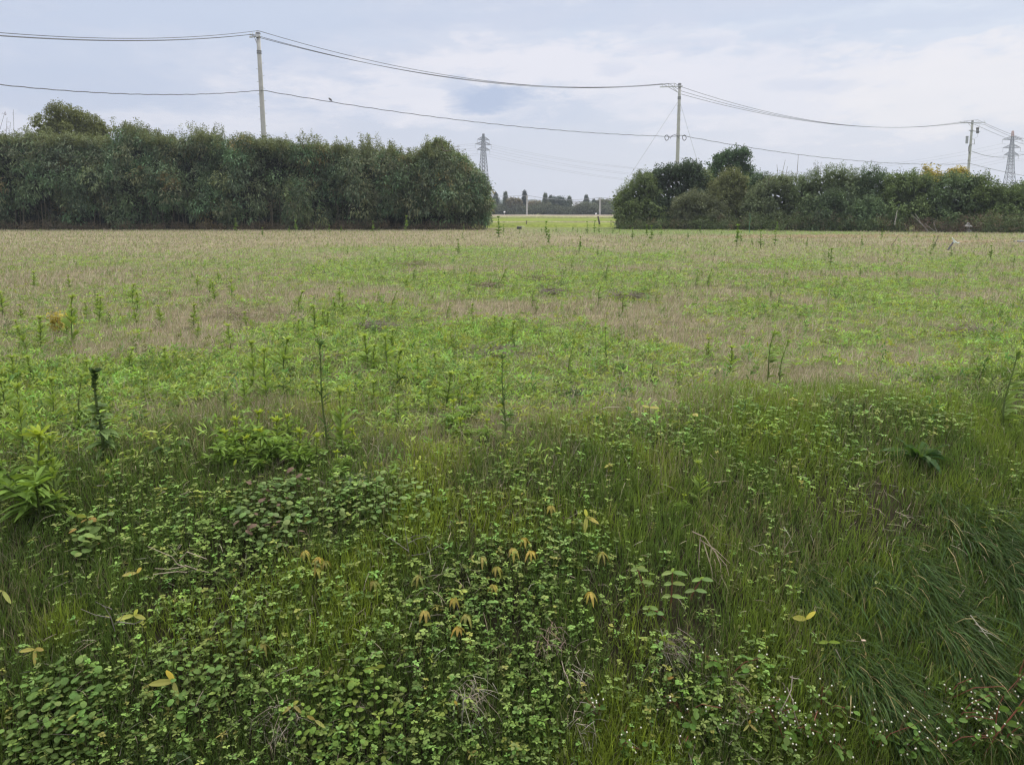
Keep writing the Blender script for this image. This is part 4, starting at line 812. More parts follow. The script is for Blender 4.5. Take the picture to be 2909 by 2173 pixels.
UN = [('b', 116, 1483, 265, 'big bushy weed in the left foreground, leftmost of its pair of stems'), ('n', 160, 1473, 245, 'tall weed with bright tip right beside the big bushy left foreground weed'), ('n', 67, 1293, 215, 'tall weed behind the big bushy foreground weed at left'),
      ('n', 154, 1211, 145, 'upright yellow tipped weed between the left foreground weeds and the dark curled one'), ('w', 226, 1215, 165, 'leaning pale weed just left of the dark curled weed'), ('k', 293, 1306, 275, 'tall weed with curled dark leaves and a dark tufted head'),
      ('d', 926, 1287, 330, 'tallest thin dark stemmed weed left of centre'), ('n', 972, 1285, 195, 'slender green weed just right of the tall thin dark one'), ('d', 1434, 1264, 265, 'dark leafy weed leaning right at the field edge in the centre'), ('d', 1722, 1046, 120, 'thin dark weed standing right of centre in the middle field'),
      ('w', 2179, 1092, 155, 'windblown bright weed, left of a pair in the dry patch at right'), ('w', 2212, 1092, 130, 'windblown bright weed, right of the pair in the dry patch at right'), ('w', 2845, 1231, 235, 'tall windblown weed near the right edge of the picture'), ('n', 2886, 1262, 75, 'small tufted weed at the foot of the tall windblown one'),
      ('n', 1986, 1452, 150, 'feathery pale weed standing on the bank right of centre'), ('b', 1940, 1455, 60, 'short spiky weed left of the feathery one on the bank'), ('n', 206, 984, 145, 'tall single stemmed weed beside the small yellow shrub at left'),
      ('n', 720, 1113, 150, 'tall bright weed left of the tallest thin dark one'), ('n', 756, 1144, 160, 'darker tall weed overlapping the bright one left of centre'), ('w', 1614, 1077, 115, 'slender weed in the middle field left of the thin dark weed')]
for u in UN: weed(*u, wide=1.3 if u[0] == 'k' else 1.15)
GB = 'low bushy clump of leafy weeds along the edge of the field'
LB = []
for px, py, h in ((643, 1330, 115), (700, 1335, 105), (745, 1338, 125), (787, 1312, 130), (850, 1335, 120), (900, 1325, 100), (1000, 1290, 80), (669, 1290, 110), (730, 1270, 110), (960, 1350, 80), (820, 1260, 90), (1310, 1257, 80), (1290, 1220, 90), (1380, 1255, 70), (1340, 1190, 70)):
    LB.append((px, py, weed('b', px, py, h, GB, 'bushy weeds along the field edge', wide=1.15)))
ordinals(LB, [(lambda a, b: a < 1100, 'of the low bushy weeds massed left of centre at the field edge'), (lambda a, b: True, 'of the low bushy weeds beside the dark leaning weed')])
GN = 'bright yellow green upright weed in the left and middle of the field'
mid = [(77, 1000, 100), (116, 990, 120), (247, 902, 60), (8, 897, 90), (476, 1061, 75), (509, 1056, 60), (360, 1061, 75), (700, 1164, 90), (802, 1077, 120), (895, 1164, 72), (411, 1144, 75), (504, 1154, 62), (1127, 1103, 110), (1043, 1051, 100), (1099, 1050, 100), (1060, 1060, 80), (1269, 1164, 110), (1217, 1180, 85),
       (1133, 1195, 80), (1351, 1139, 75), (1567, 1216, 55), (1819, 1087, 60), (2074, 1072, 90), (2012, 1020, 80), (300, 1180, 60), (560, 960, 60), (640, 1020, 60), (850, 960, 70), (930, 940, 70), (700, 930, 60), (390, 920, 60), (480, 850, 40), (560, 820, 50), (620, 800, 40), (200, 820, 50), (190, 960, 70), (1000, 980, 60), (1010, 1180, 70), (1180, 1080, 70), (1240, 1060, 60), (640, 1160, 60), (40, 1100, 90), (20, 1180, 110), (90, 1090, 80), (250, 1090, 70), (580, 1090, 60), (1060, 1160, 80), (930, 1080, 70)]
for i in range(26): px = R.uniform(-20, 1500); py = R.uniform(820, 1000); mid.append((px, py, (py - 600) * R.uniform(.16, .3)))
LN = [(px, py, weed('n', px, py, h * (1.05 if py > 1040 else .8), GN, 'upright bright weeds in the field', wide=1.75, tilt=R.normal(0, .1))) for px, py, h in mid]
ordinals(LN, [(lambda a, b: b < 880, 'of the small far upright weeds in the green patch'), (lambda a, b: b < 960 and a < 420, 'of the upright weeds around the yellow shrub'), (lambda a, b: b < 960, 'of the upright weeds before the dead stalk heaps'),
    (lambda a, b: b < 1070 and a < 700, 'of the yellow green weeds left of centre, middle row'), (lambda a, b: b < 1070, 'of the yellow green weeds right of centre, middle row'), (lambda a, b: a < 620, 'of the bright weeds behind the big left foreground weed'), (lambda a, b: True, 'of the bright weeds behind the bushy field edge clumps')])
GW = 'windblown green weed in the centre and right of the field'
LW = []
for i in range(26):
    px = R.uniform(950, 2900); py = R.uniform(760, 1010)
    if R.random() < .5: px = R.uniform(1100, 2300); py = R.uniform(760, 900)
    LW.append((px, py, weed('w', px, py, (py - 600) * R.uniform(.13, .24), GW, 'windblown weeds across the field', wide=1.7)))
ordinals(LW, [(lambda a, b: b < 800, 'of the far windblown weeds at the back of the green patch'), (lambda a, b: b < 840, 'of the windblown weeds level with the central dead heaps'), (lambda a, b: b < 890, 'of the windblown weeds just in front of the central heaps'), (lambda a, b: True, 'of the nearer windblown weeds bordering the dry band')])
GF = 'small green weed standing in the dry grass near the far side of the field'
farw = [(415, 651, 12), (670, 657, 30), (747, 675, 24), (822, 662, 16), (840, 662, 30), (893, 659, 14), (936, 662, 20), (969, 662, 16), (1060, 662, 28), (1077, 660, 10), (1154, 659, 38), (1315, 679, 14), (1417, 675, 50), (1317, 655, 14), (1551, 679, 42), (1668, 664, 28), (1688, 664, 30), (1702, 664, 20), (1627, 657, 14), (1740, 664, 16), (1797, 680, 28), (1838, 676, 30), (1850, 684, 36), (1954, 680, 24), (1476, 664, 12), (1539, 658, 12),
        (1829, 704, 16), (1878, 672, 24), (2093, 700, 52), (2104, 691, 28), (2160, 704, 42), (2202, 700, 36), (2245, 688, 18), (2292, 702, 24), (2136, 697, 18), (1905, 688, 14), (2029, 719, 10), (2207, 660, 24), (2550, 724, 22), (2593, 717, 16), (2652, 708, 32), (2644, 726, 24), (2522, 719, 12), (2729, 723, 12), (2766, 726, 14), (2815, 742, 38), (2702, 732, 26), (2880, 749, 20), (2604, 678, 14), (2773, 678, 14),
        (2448, 701, 26), (2346, 689, 12), (2505, 677, 22), (2353, 736, 24), (1302, 722, 36), (1560, 696, 36), (1647, 717, 38), (1698, 727, 24), (1120, 717, 20), (1066, 750, 22), (988, 722, 20), (2359, 753, 40), (2444, 784, 26), (2030, 727, 14), (2879, 763, 20), (1430, 662, 20), (1580, 660, 14), (1640, 661, 12), (1760, 662, 12), (1990, 664, 16), (2050, 668, 12)]
LF = [(px, py, weed('f', px, py, h * 1.15, GF, 'far weeds in the dry grass', wide=.95 if h > 18 else 1.2)) for px, py, h in farw]
ordinals(LF, [(lambda a, b: a < 1390 and b < 670, 'of the small weeds standing right against the long hedge'), (lambda a, b: a < 1390, 'of the small weeds in the dry band before the long hedge'), (lambda a, b: a < 1770 and b < 670, 'of the weeds lining the near edge of the gap'), (lambda a, b: a < 1770, 'of the small weeds in the dry band below the gap'),
    (lambda a, b: a < 2020, 'of the weeds before the dark evergreen shrub'), (lambda a, b: a < 2320, 'of the weeds around the green garden stake'), (lambda a, b: a < 2620, 'of the weeds around the pale flattened straw'), (lambda a, b: True, 'of the weeds around the tilted white topped stake')])
for k_l in protos.values():
    for r_ in k_l:
        for ch in list(r_.children): bpy.data.objects.remove(ch)
        bpy.data.objects.remove(r_)

def rosette(px, py, r, n, label, col, wid=.2, up=.6, name='broadleaf_weed', cat_='weed', group=None):
    p = hit(px, py); root = empty(name, p, label, cat_, group); Rm = r / F_PX * p[1]; G = Geo(); a = np.arange(n) * 2.4 + R.normal(0, .2, n)
    D = np.stack([np.cos(a), np.sin(a) * .9, R.uniform(up * .4, up * 1.6, n)], -1); L_ = Rm * R.uniform(.7, 1.25, n)
    G.strips(np.zeros((n, 3)) + [0, 0, .02] + D * .01, D, L_, L_ * wid, R.uniform(.3, .8, n), LBLADE[:1] + OVAL[1:], vary(col, n, .25), fold=.12); G.build('foliage', M_leaf, root)
    S = Geo(); S.tube([(0, 0, -.03), (0, 0, .05)], .008, 6, (.15, .16, .07)); S.build('root_crown', M_leaf, root); return root
rosette(2610, 1322, 120, 34, 'large dark leaved dock with a fan of long leaves on the right bank', (.06, .12, .035), .17, .8)
rosette(2403, 1160, 75, 18, 'grey green dock in the dry grass at right', (.08, .13, .055), .2, .45)
rosette(2110, 1160, 60, 12, 'dark rosette weed in the dry grass right of centre', (.055, .11, .035), .22, .4)
rosette(2640, 1090, 60, 16, 'bright rosette weed behind the grey green dock', (.10, .17, .04), .2, .5)
rosette(1690, 1205, 55, 16, 'broad leaved weed beside the pale fallen stalk at centre', (.07, .14, .045), .2, .6)
rosette(1640, 1130, 60, 16, 'dark low weed in the dry grass behind the pale fallen stalk', (.05, .10, .035), .28, .4)
rosette(480, 1285, 70, 12, 'broad leaved weed left of the bushy clumps', (.08, .15, .05), .24, .6)
rosette(1010, 1375, 75, 14, 'grey leaved weed at the foot of the bushy clumps', (.12, .17, .09), .22, .5)
# small yellow leaved shrub
p = hit(168, 945); root = empty('yellow_shrub', p, 'small yellow leaved shrub in the left of the field', 'shrub'); G = Geo(); s_ = p[1] / F_PX
S = Geo(); k = 26
for j in range(7): a = R.uniform(0, 6.28); S.tube([(0, 0, 0), (math.cos(a) * 12 * s_, math.sin(a) * 12 * s_, 22 * s_), (math.cos(a) * 24 * s_, math.sin(a) * 12 * s_, R.uniform(25, 48) * s_)], .003, 5, (.25, .17, .08))
sprigs(G, np.stack([R.uniform(-20, 26, k), R.uniform(-12, 12, k), R.uniform(12, 50, k)], -1) * s_, np.full((k, 3), 4 * s_), 2, 3, .045, .03, (.42, .36, .10), tone=.2); S.build('stems', M_bark, root); G.build('foliage', M_leaf, root)

# heaps of dead plants in the field
for i, (px, py, w_, lab) in enumerate(((1390, 1012, 110, 'widest purplish heap of dead stalks in the middle of the field'), (690, 905, 120, 'grey heap of dead stalks in the left of the field'), (1570, 838, 50, 'small dark heap of dead stalks in the green centre'), (1530, 798, 80, 'brown heap of dead stalks behind the small dark one'),
        (2740, 955, 80, 'brown heap of dead stalks near the right edge'), (1390, 818, 45, 'small brown heap left of the two central heaps'), (1070, 940, 60, 'brown tangle of stalks left of centre'), (1170, 755, 60, 'far brown heap of dead stalks left of centre'), (1780, 850, 60, 'dull heap right of the central heaps'), (930, 1035, 70, 'matted pale dead stalks behind the tall thin weed'))):
    c_ = hit(px, py); k = 260; Wm = 1.15 * w_ / F_PX * c_[1]; G = Geo(); P = np.stack([R.normal(0, Wm * .42, k), R.normal(0, Wm * .35, k), R.uniform(0, .06, k) + .02], -1); P[:, 2] += gz(P[:, 0] + c_[0], P[:, 1] + c_[1]) - c_[2]
    D = np.stack([R.normal(0, 1, k), R.normal(0, .7, k), R.uniform(-.05, .45, k)], -1); G.strips(P, D, R.uniform(.08, .3, k) * min(1.2, c_[1] / 7), .0016 * c_[1] ** .6, .3, BLADE, vary((.17, .14, .125) if i % 2 == 0 else (.20, .17, .12), k, .4))
    tag(G.build('dead_stalk_heap', M_dry, loc=[float(v) for v in c_]), lab, 'plant debris')

# ------------------------------------------------------------------ the near bank, one by one
def base_at(px, py, h): # stand so that the top shows near the pixel
    p = hit(px, py); return p
# long drooping grass tussocks
TU = [(2800, 1530, 1.0, .62, 900, 'uppermost lush grass tussock spilling down the right edge'), (2600, 1640, .6, .5, 500, 'grass tussock left of the uppermost one on the right bank'), (2300, 1680, .55, .34, 420, 'leftmost fine bladed tussock on the right bank'), (2480, 1690, .55, .45, 600, 'grass tussock with blades combed downhill in the middle of the right bank'),
      (2700, 1800, .7, .55, 700, 'dark tussock halfway down the right bank at the edge'), (2380, 1870, .5, .4, 420, 'dark shaded tussock below the leftmost one'), (2500, 1970, .6, .55, 800, 'lowest big dark tussock in the bottom right corner'), (2780, 1960, .6, .5, 600, 'dark tussock right of the lowest big one'), (2640, 1400, .4, .25, 200, 'small fine tussock above the right bank edge'), (2900, 1700, .6, .55, 600, 'dark tussock at the very right edge of the picture')]
for px, py, spread, L0, n, lab in TU:
    c_ = hit(px, py); n = int(n * 1.5); sp = spread * .22; x = c_[0] + R.normal(0, sp * .55, n); y = c_[1] + R.normal(0, sp * .45, n); P = place(x, y, 0)
    rel = (P - c_) / sp; D = np.stack([.5 + .6 * rel[:, 0] + R.normal(0, .38, n), -.75 + .35 * rel[:, 1] + R.normal(0, .32, n), .75 + R.normal(0, .3, n)], -1)
    P = P - c_; dark = .75 + .4 * (c_[1] - 2.8); colr = np.array([.08, .135, .04])
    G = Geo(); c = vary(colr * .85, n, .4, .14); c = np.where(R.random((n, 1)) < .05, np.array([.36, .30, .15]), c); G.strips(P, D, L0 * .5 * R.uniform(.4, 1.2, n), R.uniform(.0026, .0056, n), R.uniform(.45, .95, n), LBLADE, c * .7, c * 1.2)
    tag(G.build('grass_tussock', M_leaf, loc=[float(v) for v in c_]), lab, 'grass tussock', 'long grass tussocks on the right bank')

# yellow seedlings with two or three long leaves
YC = (.60, .54, .17)
SE = [(112, 1905, 48, (170, 20, 280), 'yellow three leaved seedling at the lower left'), (503, 1998, 75, (95, 165, 290), 'curled yellow seedling near the bottom left'), (398, 1688, 45, (175, 55), 'yellow two leaved seedling above the grey twigs'), (390, 1805, 48, (60, 180, 5), 'yellow seedling beside the foot of the grey twigs'),
      (228, 1518, 45, (130, 15), 'yellow green seedling below the big foreground weed'), (1665, 1520, 45, (100, -20, 260), 'bright yellow seedling in the centre of the bank'), (2283, 1815, 62, (70, 150), 'largest yellow two leaved seedling on the right bank'), (1072, 1955, 45, (175, 35), 'yellow green seedling low on the bank left of centre'),
      (1232, 1828, 32, (170, 25), 'lime yellow seedling near the drooping yellow leaves'), (2122, 2120, 32, (95, 215, 325), 'pale three leaved seedling on bare soil at the bottom'), (1842, 1203, 32, (150, 10), 'pale yellow flowerlike leaf at the top of the bank'), (20, 1735, 45, (160, -40), 'yellow leaves at the left edge of the bank'),
      (1888, 1995, 32, (50,), 'single fallen orange leaf low on the bank'), (1300, 2068, 34, (100,), 'single curled yellow leaf beside the dry tuft'), (838, 2058, 40, (215, -30, 55), 'dull yellow seedling near the bottom edge'), (1885, 1880, 40, (120, 100, -5), 'green yellow bladed seedling above the fallen leaf'),
      (670, 1375, 40, (65,), 'curled lime leaf at the edge of the dry patch'), (1480, 1125 + 330, 14, (60,), 'tiny pale leaf tip above the centre leaf mats'), (900, 2105, 45, (120, -20), 'yellowed leaf with a dead stalk at the bottom'), (2345, 1880, 40, (20, 160), 'narrow green seedling right of the largest yellow one')]
for px, py, sz, angs, lab in SE:
    p = hit(px, py); s_ = p[1] / F_PX; root = empty('seedling', p, lab, 'seedling'); G = Geo(); hh = .1
    p0 = np.array([0, -.02, hh]); n = len(angs); a = np.radians(np.array(angs, float)); D = np.stack([np.cos(a), -.35 + 0 * a, np.sin(a) * .85], -1)
    side = unit(np.cross(D, np.array([0, -1., .55]))); c = vary(YC if 'green' not in lab and 'lime' not in lab else (.30, .36, .07), n, .12)
    if 'orange' in lab: c = np.tile([[.5, .32, .12]], (n, 1))
    L_ = sz * s_ * R.uniform(.85, 1.1, n) * .95; G.strips(np.tile(p0, (n, 1)), D, L_, L_ * .27, .12, OVAL, c * .9, c, fold=.08, side=side); G.build('leaf', M_leaf, root)
    S = Geo(); S.tube([(0, 0, -.02), (.004, -.01, hh * .6), p0], .0022, 5, (.2, .2, .07)); S.build('stem', M_leaf, root)
# drooping yellow nettles
DN = [(868, 1620), (905, 1640), (925, 1655), (900, 1675), (1065, 1705), (1208, 1795), (1325, 1805), (1303, 1835), (1370, 1640), (1410, 1665), (1458, 1612), (1490, 1582), (1508, 1618), (1565, 1490), (1675, 1745), (1401, 1722), (750, 1885), (1710, 1625), (1290, 1760), (1190, 1690)]
LD = []
for px, py in DN:
    p = hit(px, py + 14); n = 7; root = empty('wilting_nettle', p, 'yellowing weed with drooping wilted leaves on the near bank', 'weed', 'wilting yellow weeds on the bank'); G = Geo(); a = np.arange(n) * 6.283 / n + R.random()
    c = vary([(.46, .36, .09), (.36, .31, .08), (.28, .27, .08)][R.integers(3)], n, .2); h = .11
    G.strips(np.tile([[0, 0, h]], (n, 1)), np.stack([np.cos(a), np.sin(a), .25 + 0 * a], -1), R.uniform(.03, .055, n), .015, 1.1, OVAL, c, fold=.12); G.build('leaves', M_leaf, root)
    S = Geo(); S.tube([(0, 0, -.02), (0, 0, h)], .0025, 5, (.18, .15, .07)); S.build('stem', M_leaf, root); LD.append((px, py, root))
ordinals(LD, [(lambda a, b: a < 1000, 'of the drooping yellowed weeds below the left vine mat'), (lambda a, b: b < 1690, 'of the drooping yellowed weeds in the upper centre of the bank'), (lambda a, b: True, 'of the drooping yellowed weeds in the lower centre of the bank')])
# knotweed plants with paired pale leaves
for px, py, ht, lean, lab in ((1835, 1700, 110, -35, 'pale leaved knotweed, left of three on the central bank'), (1905, 1745, 150, -5, 'tallest pale leaved knotweed, middle of three on the bank'), (1955, 1720, 100, 30, 'knotweed with three spread leaves, right of three on the bank'), (1890, 1760, 60, -60, 'short darker knotweed at the foot of the three pale ones')):
    p = hit(px, py); s_ = p[1] / F_PX * .93; root = empty('knotweed', p, lab, 'weed', 'pale knotweeds on the bank'); H = ht * s_; top = np.array([lean * s_, -.05, H]); S = Geo(); S.tube([(0, 0, 0), top * .5 + [0, 0, .01], top], [.004, .0035, .0025], 6, (.26, .13, .09)); S.build('stem', M_leaf, root)
    G = Geo()
    for t_ in ((.4, .72, 1) if ht > 120 else (.55, 1)):
        a = np.array([R.uniform(-.3, .3), math.pi + R.uniform(-.3, .3), R.uniform(1, 2)][:3 if t_ == 1 else 2]); n = len(a); D = np.stack([np.cos(a), -.4 + 0 * a, .35 + .25 * np.sin(a)], -1)
        G.strips(np.tile(top * t_, (n, 1)), D, 48 * s_ * R.uniform(.55, 1.1, n), 13 * s_, .25, OVAL, vary((.29, .40, .14), n, .15), fold=.12, side=unit(np.cross(D, np.array([0, -1., .8]))))
    G.build('leaves', M_leaf, root)
# broad leaved vine mats
def vine(px, py, rx, ry, n, size, col, lab, alt=None):
    c_ = hit(px, py); s_ = c_[1] / F_PX; x = c_[0] + R.uniform(-1, 1, n) * rx * s_; y = c_[1] + R.uniform(-1, 1, n) * ry * s_ * 2.0; ok = ((x - c_[0]) / (rx * s_)) ** 2 + ((y - c_[1]) / (ry * s_ * 2)) ** 2 < 1; x, y = x[ok], y[ok]; n = len(x)
    root = empty('vine_mat', c_, lab, 'vine'); P = place(x, y) + np.stack([0 * x, 0 * x, R.uniform(.07, .16, n)], -1); G = Geo(); a = R.uniform(0, 6.28, n); D = np.stack([np.cos(a), np.sin(a), R.uniform(-.2, .3, n)], -1); L_ = size * R.uniform(.6, 1.2, n)
    c = vary(col, n, .25); 
    if alt is not None: c = np.where(R.random((n, 1)) < .1, np.array(alt), c)
    G.strips(P - c_, D, L_, L_ * .85, .3, OVAL, c, fold=.1, side=unit(np.stack([-np.sin(a), np.cos(a), R.normal(0, .2, n)], -1))); G.build('leaves', M_leaf, root)
    S = Geo()
    for i in range(0, n, 3): q_ = P[i] - c_; S.tube([q_ - [0, 0, .14], q_], .002, 4, (.12, .13, .05))
    S.build('stems', M_leaf, root)
vine(790, 1500, 130, 55, 330, .036, (.16, .235, .08), 'broad leaved vine mat with purple leaf on the left bank', (.18, .12, .09)); vine(255, 1575, 55, 38, 50, .048, (.19, .26, .08), 'small vine patch with one orange leaf left on the bank', (.36, .24, .08)); vine(170, 2120, 150, 60, 300, .034, (.14, .22, .06), 'bluish green leaf mat in the bottom left corner')
vine(1080, 1470, 170, 40, 240, .032, (.18, .26, .085), 'pale leaf mat along the top of the bank left of centre'); vine(1000, 2120, 170, 60, 260, .028, (.17, .25, .05), 'yellow green leaf mat at the bottom centre'); vine(600, 1960, 120, 60, 170, .03, (.14, .22, .06), 'leaf mat around the curled yellow seedling')
# arching broad grass blades at bottom left
p = hit(470, 2160); root = empty('arching_grass', p, 'arching pale broad bladed grass at the bottom left', 'grass clump'); G = Geo(); n = 14; a = R.uniform(-.5, 3.6, n); D = np.stack([np.cos(a), -.2 + 0 * a, .9 + 0 * a], -1); G.strips(np.zeros((n, 3)), D, R.uniform(.18, .34, n), .012, R.uniform(.6, 1, n), LBLADE, vary((.15, .24, .10), n, .2), fold=.2); G.build('blades', M_leaf, root)
# dead twigs
def twig(px, py, lab, segs, col, r=.003, Y0=None):
    r *= .62
    c_ = hit(px, py); root_p = c_ + [0, -.02, .04]; G = Geo(); s_ = c_[1] / F_PX * .95
    for pts_ in segs:
        q_ = [np.array([(a_ - px) * s_, -.05 - .02 * i, (py - b_) * s_ * .9]) for i, (a_, b_) in enumerate(pts_)]
        if len(q_) == 2: q_ = [q_[0], (q_[0] + q_[1]) / 2 + R.normal(0, .004, 3), q_[1]]
        G.tube(q_, np.linspace(r, r * .45, len(q_)), 5, np.array(col) * R.uniform(.8, 1.15))
    tag(G.build('dead_twig', M_bark, loc=[float(v) for v in root_p]), lab, 'dead twig')
twig(545, 1620, 'tan forked dead stalk on the left bank', [[(548, 1622), (530, 1605), (520, 1570), (455, 1527)], [(540, 1620), (460, 1619)], [(550, 1640), (528, 1630), (462, 1632), (465, 1640)], [(565, 1665), (600, 1580)], [(565, 1685), (530, 1685), (500, 1660)], [(530, 1600), (560, 1560), (625, 1578)], [(545, 1615), (600, 1627), (630, 1625)], [(528, 1560), (545, 1535)]], (.42, .34, .26), .0042)
twig(352, 1780, 'grey branched dead twigs below the yellow two leaved seedling', [[(352, 1800), (350, 1740), (340, 1690), (322, 1665)], [(352, 1775), (380, 1745), (405, 1705)], [(340, 1750), (300, 1730), (268, 1700)], [(365, 1765), (420, 1763), (455, 1740)], [(346, 1720), (326, 1700)]], (.24, .21, .19), .0032)
twig(1165, 1570, 'thin grey forked twig above the bank leaf mats', [[(1168, 1575), (1165, 1530), (1158, 1450)], [(1168, 1570), (1130, 1530), (1090, 1490)], [(1170, 1525), (1205, 1505)], [(1175, 1585), (1220, 1570), (1272, 1530)], [(1168, 1540), (1225, 1510)]], (.25, .22, .19), .003)
twig(1990, 1590, 'arched pale dead branch hanging over the central bank', [[(1950, 1502), (1985, 1515), (2010, 1555), (2045, 1600), (2050, 1630)], [(1975, 1520), (1970, 1560), (1965, 1610)], [(1985, 1540), (1995, 1580), (2005, 1620), (2005, 1650)], [(2010, 1560), (2003, 1600), (2005, 1645), (2025, 1668)], [(2020, 1570), (2035, 1610), (2035, 1650), (2025, 1668)], [(1972, 1530), (2020, 1560), (2060, 1600)]], (.34, .27, .20), .0048)
twig(2210, 2010, 'pale dead roots hanging on the bare lower bank', [[(2230, 1890), (2222, 1930), (2205, 1950), (2182, 1980)], [(2182, 1980), (2195, 2010), (2190, 2050)], [(2215, 1935), (2228, 1970), (2230, 2010), (2245, 2060)], [(2185, 1985), (2205, 2020), (2215, 2050)], [(2222, 1895), (2245, 1890)], [(2205, 1940), (2195, 1905)]], (.36, .31, .24), .0045)
twig(2760, 1800, 'white dead stalk lying on the right tussocks', [[(2722, 1740), (2745, 1775), (2775, 1820), (2797, 1880)], [(2740, 1770), (2770, 1790)], [(2750, 1795), (2780, 1798), (2806, 1815)]], (.50, .46, .36), .0042)
twig(2210, 1570, 'upright dry stalks right of the arched branch', [[(2210, 1590), (2207, 1490)], [(2212, 1560), (2240, 1485)], [(2212, 1582), (2256, 1560)], [(2205, 1580), (2190, 1520)]], (.36, .29, .2), .003); twig(2140, 1570, 'thin pale curved stalk between the dead branches', [[(2110, 1560), (2140, 1572), (2160, 1598)], [(2125, 1555), (2150, 1540), (2157, 1570)]], (.38, .33, .25), .003)
twig(1700, 1175, 'pale fallen stalk at the edge of the dry grass', [[(1690, 1178), (1720, 1162), (1760, 1158)]], (.48, .42, .32), .006); twig(800, 1085, 'long thin dead stalk lying across the left of the field', [[(610, 1080), (750, 1084), (900, 1085), (1000, 1092)]], (.38, .33, .26), .004); twig(1345, 1285, 'short pale fallen stalk by the dark leaning weed', [[(1330, 1300), (1350, 1280), (1378, 1270)]], (.45, .4, .28), .005)
def tuft(px, py, L_, n, lab, dx=0.2, col=(.30, .26, .21)):
    c_ = hit(px, py); G = Geo(); D = np.stack([R.normal(dx, .7, n), R.normal(-.6, .4, n), R.normal(-.1, .6, n)], -1); G.strips(R.normal(0, .04, (n, 3)) + [0, 0, .09], D, L_ * .75 * R.uniform(.3, 1.1, n), .002, R.uniform(.1, .6, n), BLADE, vary(col, n, .35)); tag(G.build('dry_tuft', M_dry, loc=[float(v) for v in c_]), lab, 'dry tuft')
tuft(1340, 2030, .17, 120, 'large grey dry root tuft at the bottom centre'); tuft(1640, 1970, .14, 50, 'small dry tuft in the lower middle of the bank'); tuft(800, 2100, .15, 70, 'dry grey tuft near the bottom left of centre', -.2); tuft(1560, 1870, .14, 70, 'brown dry tuft left of the bladed seedling', .3, (.26, .2, .16)); tuft(1900, 1900, .17, 90, 'dry tuft hanging right of the bladed seedling', .4, (.24, .2, .17)); tuft(2090, 2040, .16, 70, 'tan straw tuft over the bare soil at bottom', .3, (.30, .25, .17)); tuft(1660, 2110, .12, 60, 'dry tuft among the white flowers at the bottom')
# white flowered trailing plants
WF = [(1700, 2060, 9, .8), (1760, 2140, 8, .8), (1940, 2020, 8, .8), (2060, 1930, 10, 1), (1960, 2110, 10, 1), (2200, 2060, 10, .9), (2260, 2010, 12, 1), (2300, 2090, 14, 1), (2370, 2130, 12, 1), (2240, 2140, 12, 1), (2470, 2130, 12, 1), (2560, 2150, 12, 1), (2660, 2130, 14, 1), (2700, 2050, 12, 1), (2740, 2130, 14, 1), (2800, 2060, 16, 1.2), (2830, 2140, 14, 1), (2870, 2080, 14, 1), (2880, 1990, 14, 1.2), (2680, 1990, 8, .8), (2330, 2020, 9, .9), (2620, 2080, 8, .9)]
LX = []
for px, py, nf, sz in WF:
    p = hit(px, min(py + 12, 2172)); root = empty('white_flowered_plant', p, 'trailing plant with heart shaped leaves and tiny white flower heads on the bottom bank', 'flowering plant', 'white flowered plants at the bottom of the bank'); S = Geo(); G = Geo(); Fw = Geo()
    for j in range(3):
        e = np.array([R.normal(0, .1), R.normal(-.04, .05), R.uniform(.08, .19)]) * sz; pts_ = np.array([[0, 0, 0], e * .5 + [0, 0, .03], e]); S.tube(pts_, [.0026, .002, .0015], 5, (.27, .11, .08))
        n = 9; tt = R.uniform(.15, 1, n)[:, None]; a = R.uniform(0, 6.28, n); D = np.stack([np.cos(a), np.sin(a) - .3, R.uniform(-.1, .5, n)], -1)
        G.strips(e * tt + R.normal(0, .012, (n, 3)), D, R.uniform(.022, .042, n) * sz, .026 * sz, .3, OVAL, vary((.11, .19, .04), n, .25), fold=.12)
        for q_ in range(max(2, nf // 3)):
            f_ = e * R.uniform(.6, 1.15) + R.normal(0, .02, 3) + [0, -.01, .015]; S.tube([e * .7, f_], .001, 4, (.2, .14, .07))
            Fw = Geo(); Fw.sphere(f_, (.0036, .0036, .0034), (.70, .68, .56), 6, 4); Fw.build('flower', M_paint, root)
    S.build('stems', M_leaf, root); G.build('leaves', M_leaf, root); LX.append((px, py, root))
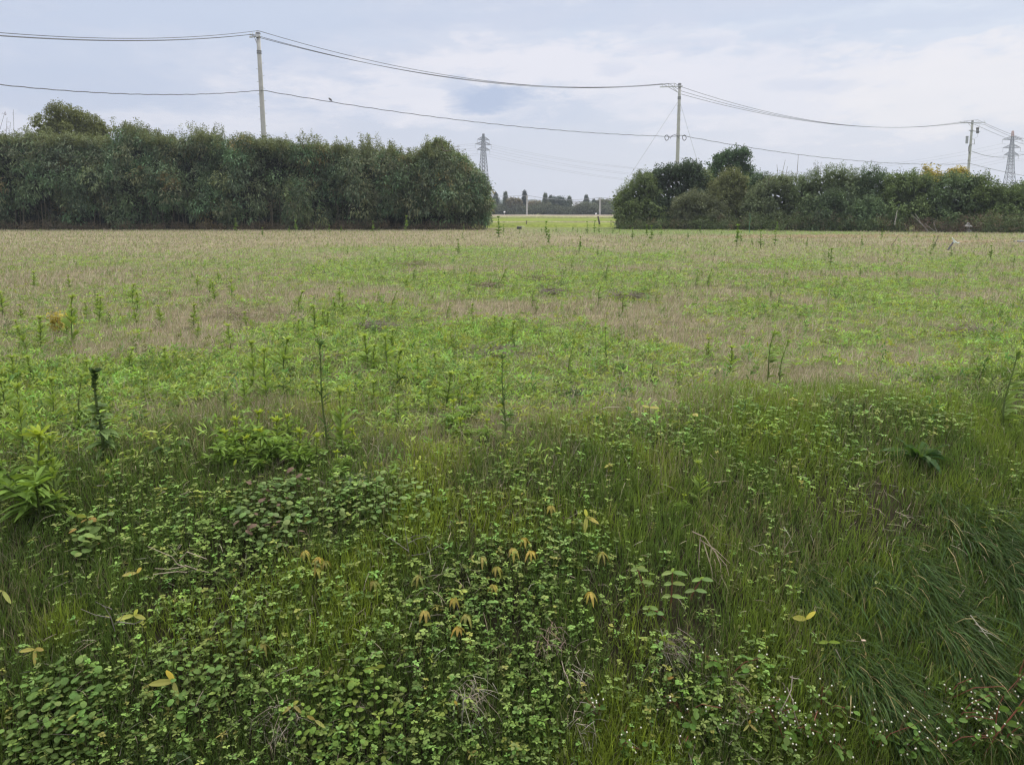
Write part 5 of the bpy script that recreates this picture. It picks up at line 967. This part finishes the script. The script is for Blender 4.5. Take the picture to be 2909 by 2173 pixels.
ordinals(LX, [(lambda a, b: a < 2100, 'of the white flowered plants left of the bare soil'), (lambda a, b: a < 2500, 'of the white flowered plants under the leftmost tussocks'), (lambda a, b: b > 2100, 'of the white flowered plants along the bottom right edge'), (lambda a, b: True, 'of the white flowered plants around the red stemmed knotweed')])
p = hit(2770, 2080); root = empty('red_stemmed_knotweed', p, 'red stemmed plant with large leaves in the bottom right corner', 'weed'); s_ = p[1] / F_PX; q = lambda a, b: np.array([(a - 2770) * s_, -.08, (2080 - b) * s_])
S = Geo(); S.tube([q(2755, 2140), q(2790, 2060), q(2850, 1975), q(2870, 1940)], [.004, .0035, .003, .002], 6, (.30, .12, .08)); S.tube([q(2790, 2060), q(2792, 1990), q(2797, 1960)], .0025, 5, (.3, .12, .08)); S.build('stem', M_leaf, root)
G = Geo(); P = np.array([q(2815, 2015), q(2797, 1972), q(2830, 2060), q(2800, 2090), q(2850, 1980), q(2790, 2040)]); D = np.array([[1, -.3, .2], [.7, -.3, .4], [.6, -.3, -.8], [1, -.3, -.1], [.3, -.3, .9], [-1, -.4, -.2]]); G.strips(P, D, np.array([.075, .045, .05, .045, .05, .04]), .026, .2, OVAL, vary((.12, .20, .04), 6, .15), fold=.1, side=unit(np.cross(D, np.array([0, -1., .6])))); G.build('leaves', M_leaf, root)
# snail coloured pebble on the bank
p = hit(2441, 1868); G = Geo(); G.sphere((0, -.03, .1), (.011, .006, .004), (.5, .38, .28)); tag(G.build('fallen_leaf', M_paint, loc=[float(v) for v in p]), 'small pinkish curled fallen leaf on the right bank', 'fallen leaf')
mh = bpy.data.materials.new('haze'); mh.use_nodes = True; tn = mh.node_tree; tn.nodes.remove(tn.nodes['Principled BSDF'])
pv_ = tn.nodes.new('ShaderNodeVolumePrincipled'); pv_.inputs['Color'].default_value = (.80, .86, .95, 1); pv_.inputs['Density'].default_value = .00055; pv_.inputs['Anisotropy'].default_value = 0
tn.links.new(pv_.outputs[0], tn.nodes['Material Output'].inputs['Volume'])
G = Geo(); G.box((0, 490, 26), (1010, 610, 30)); ho = G.build('haze', mh); tag(ho, kind='stuff')
print('verts', sum(len(o.data.vertices) for o in sc.objects if o.type == 'MESH'))
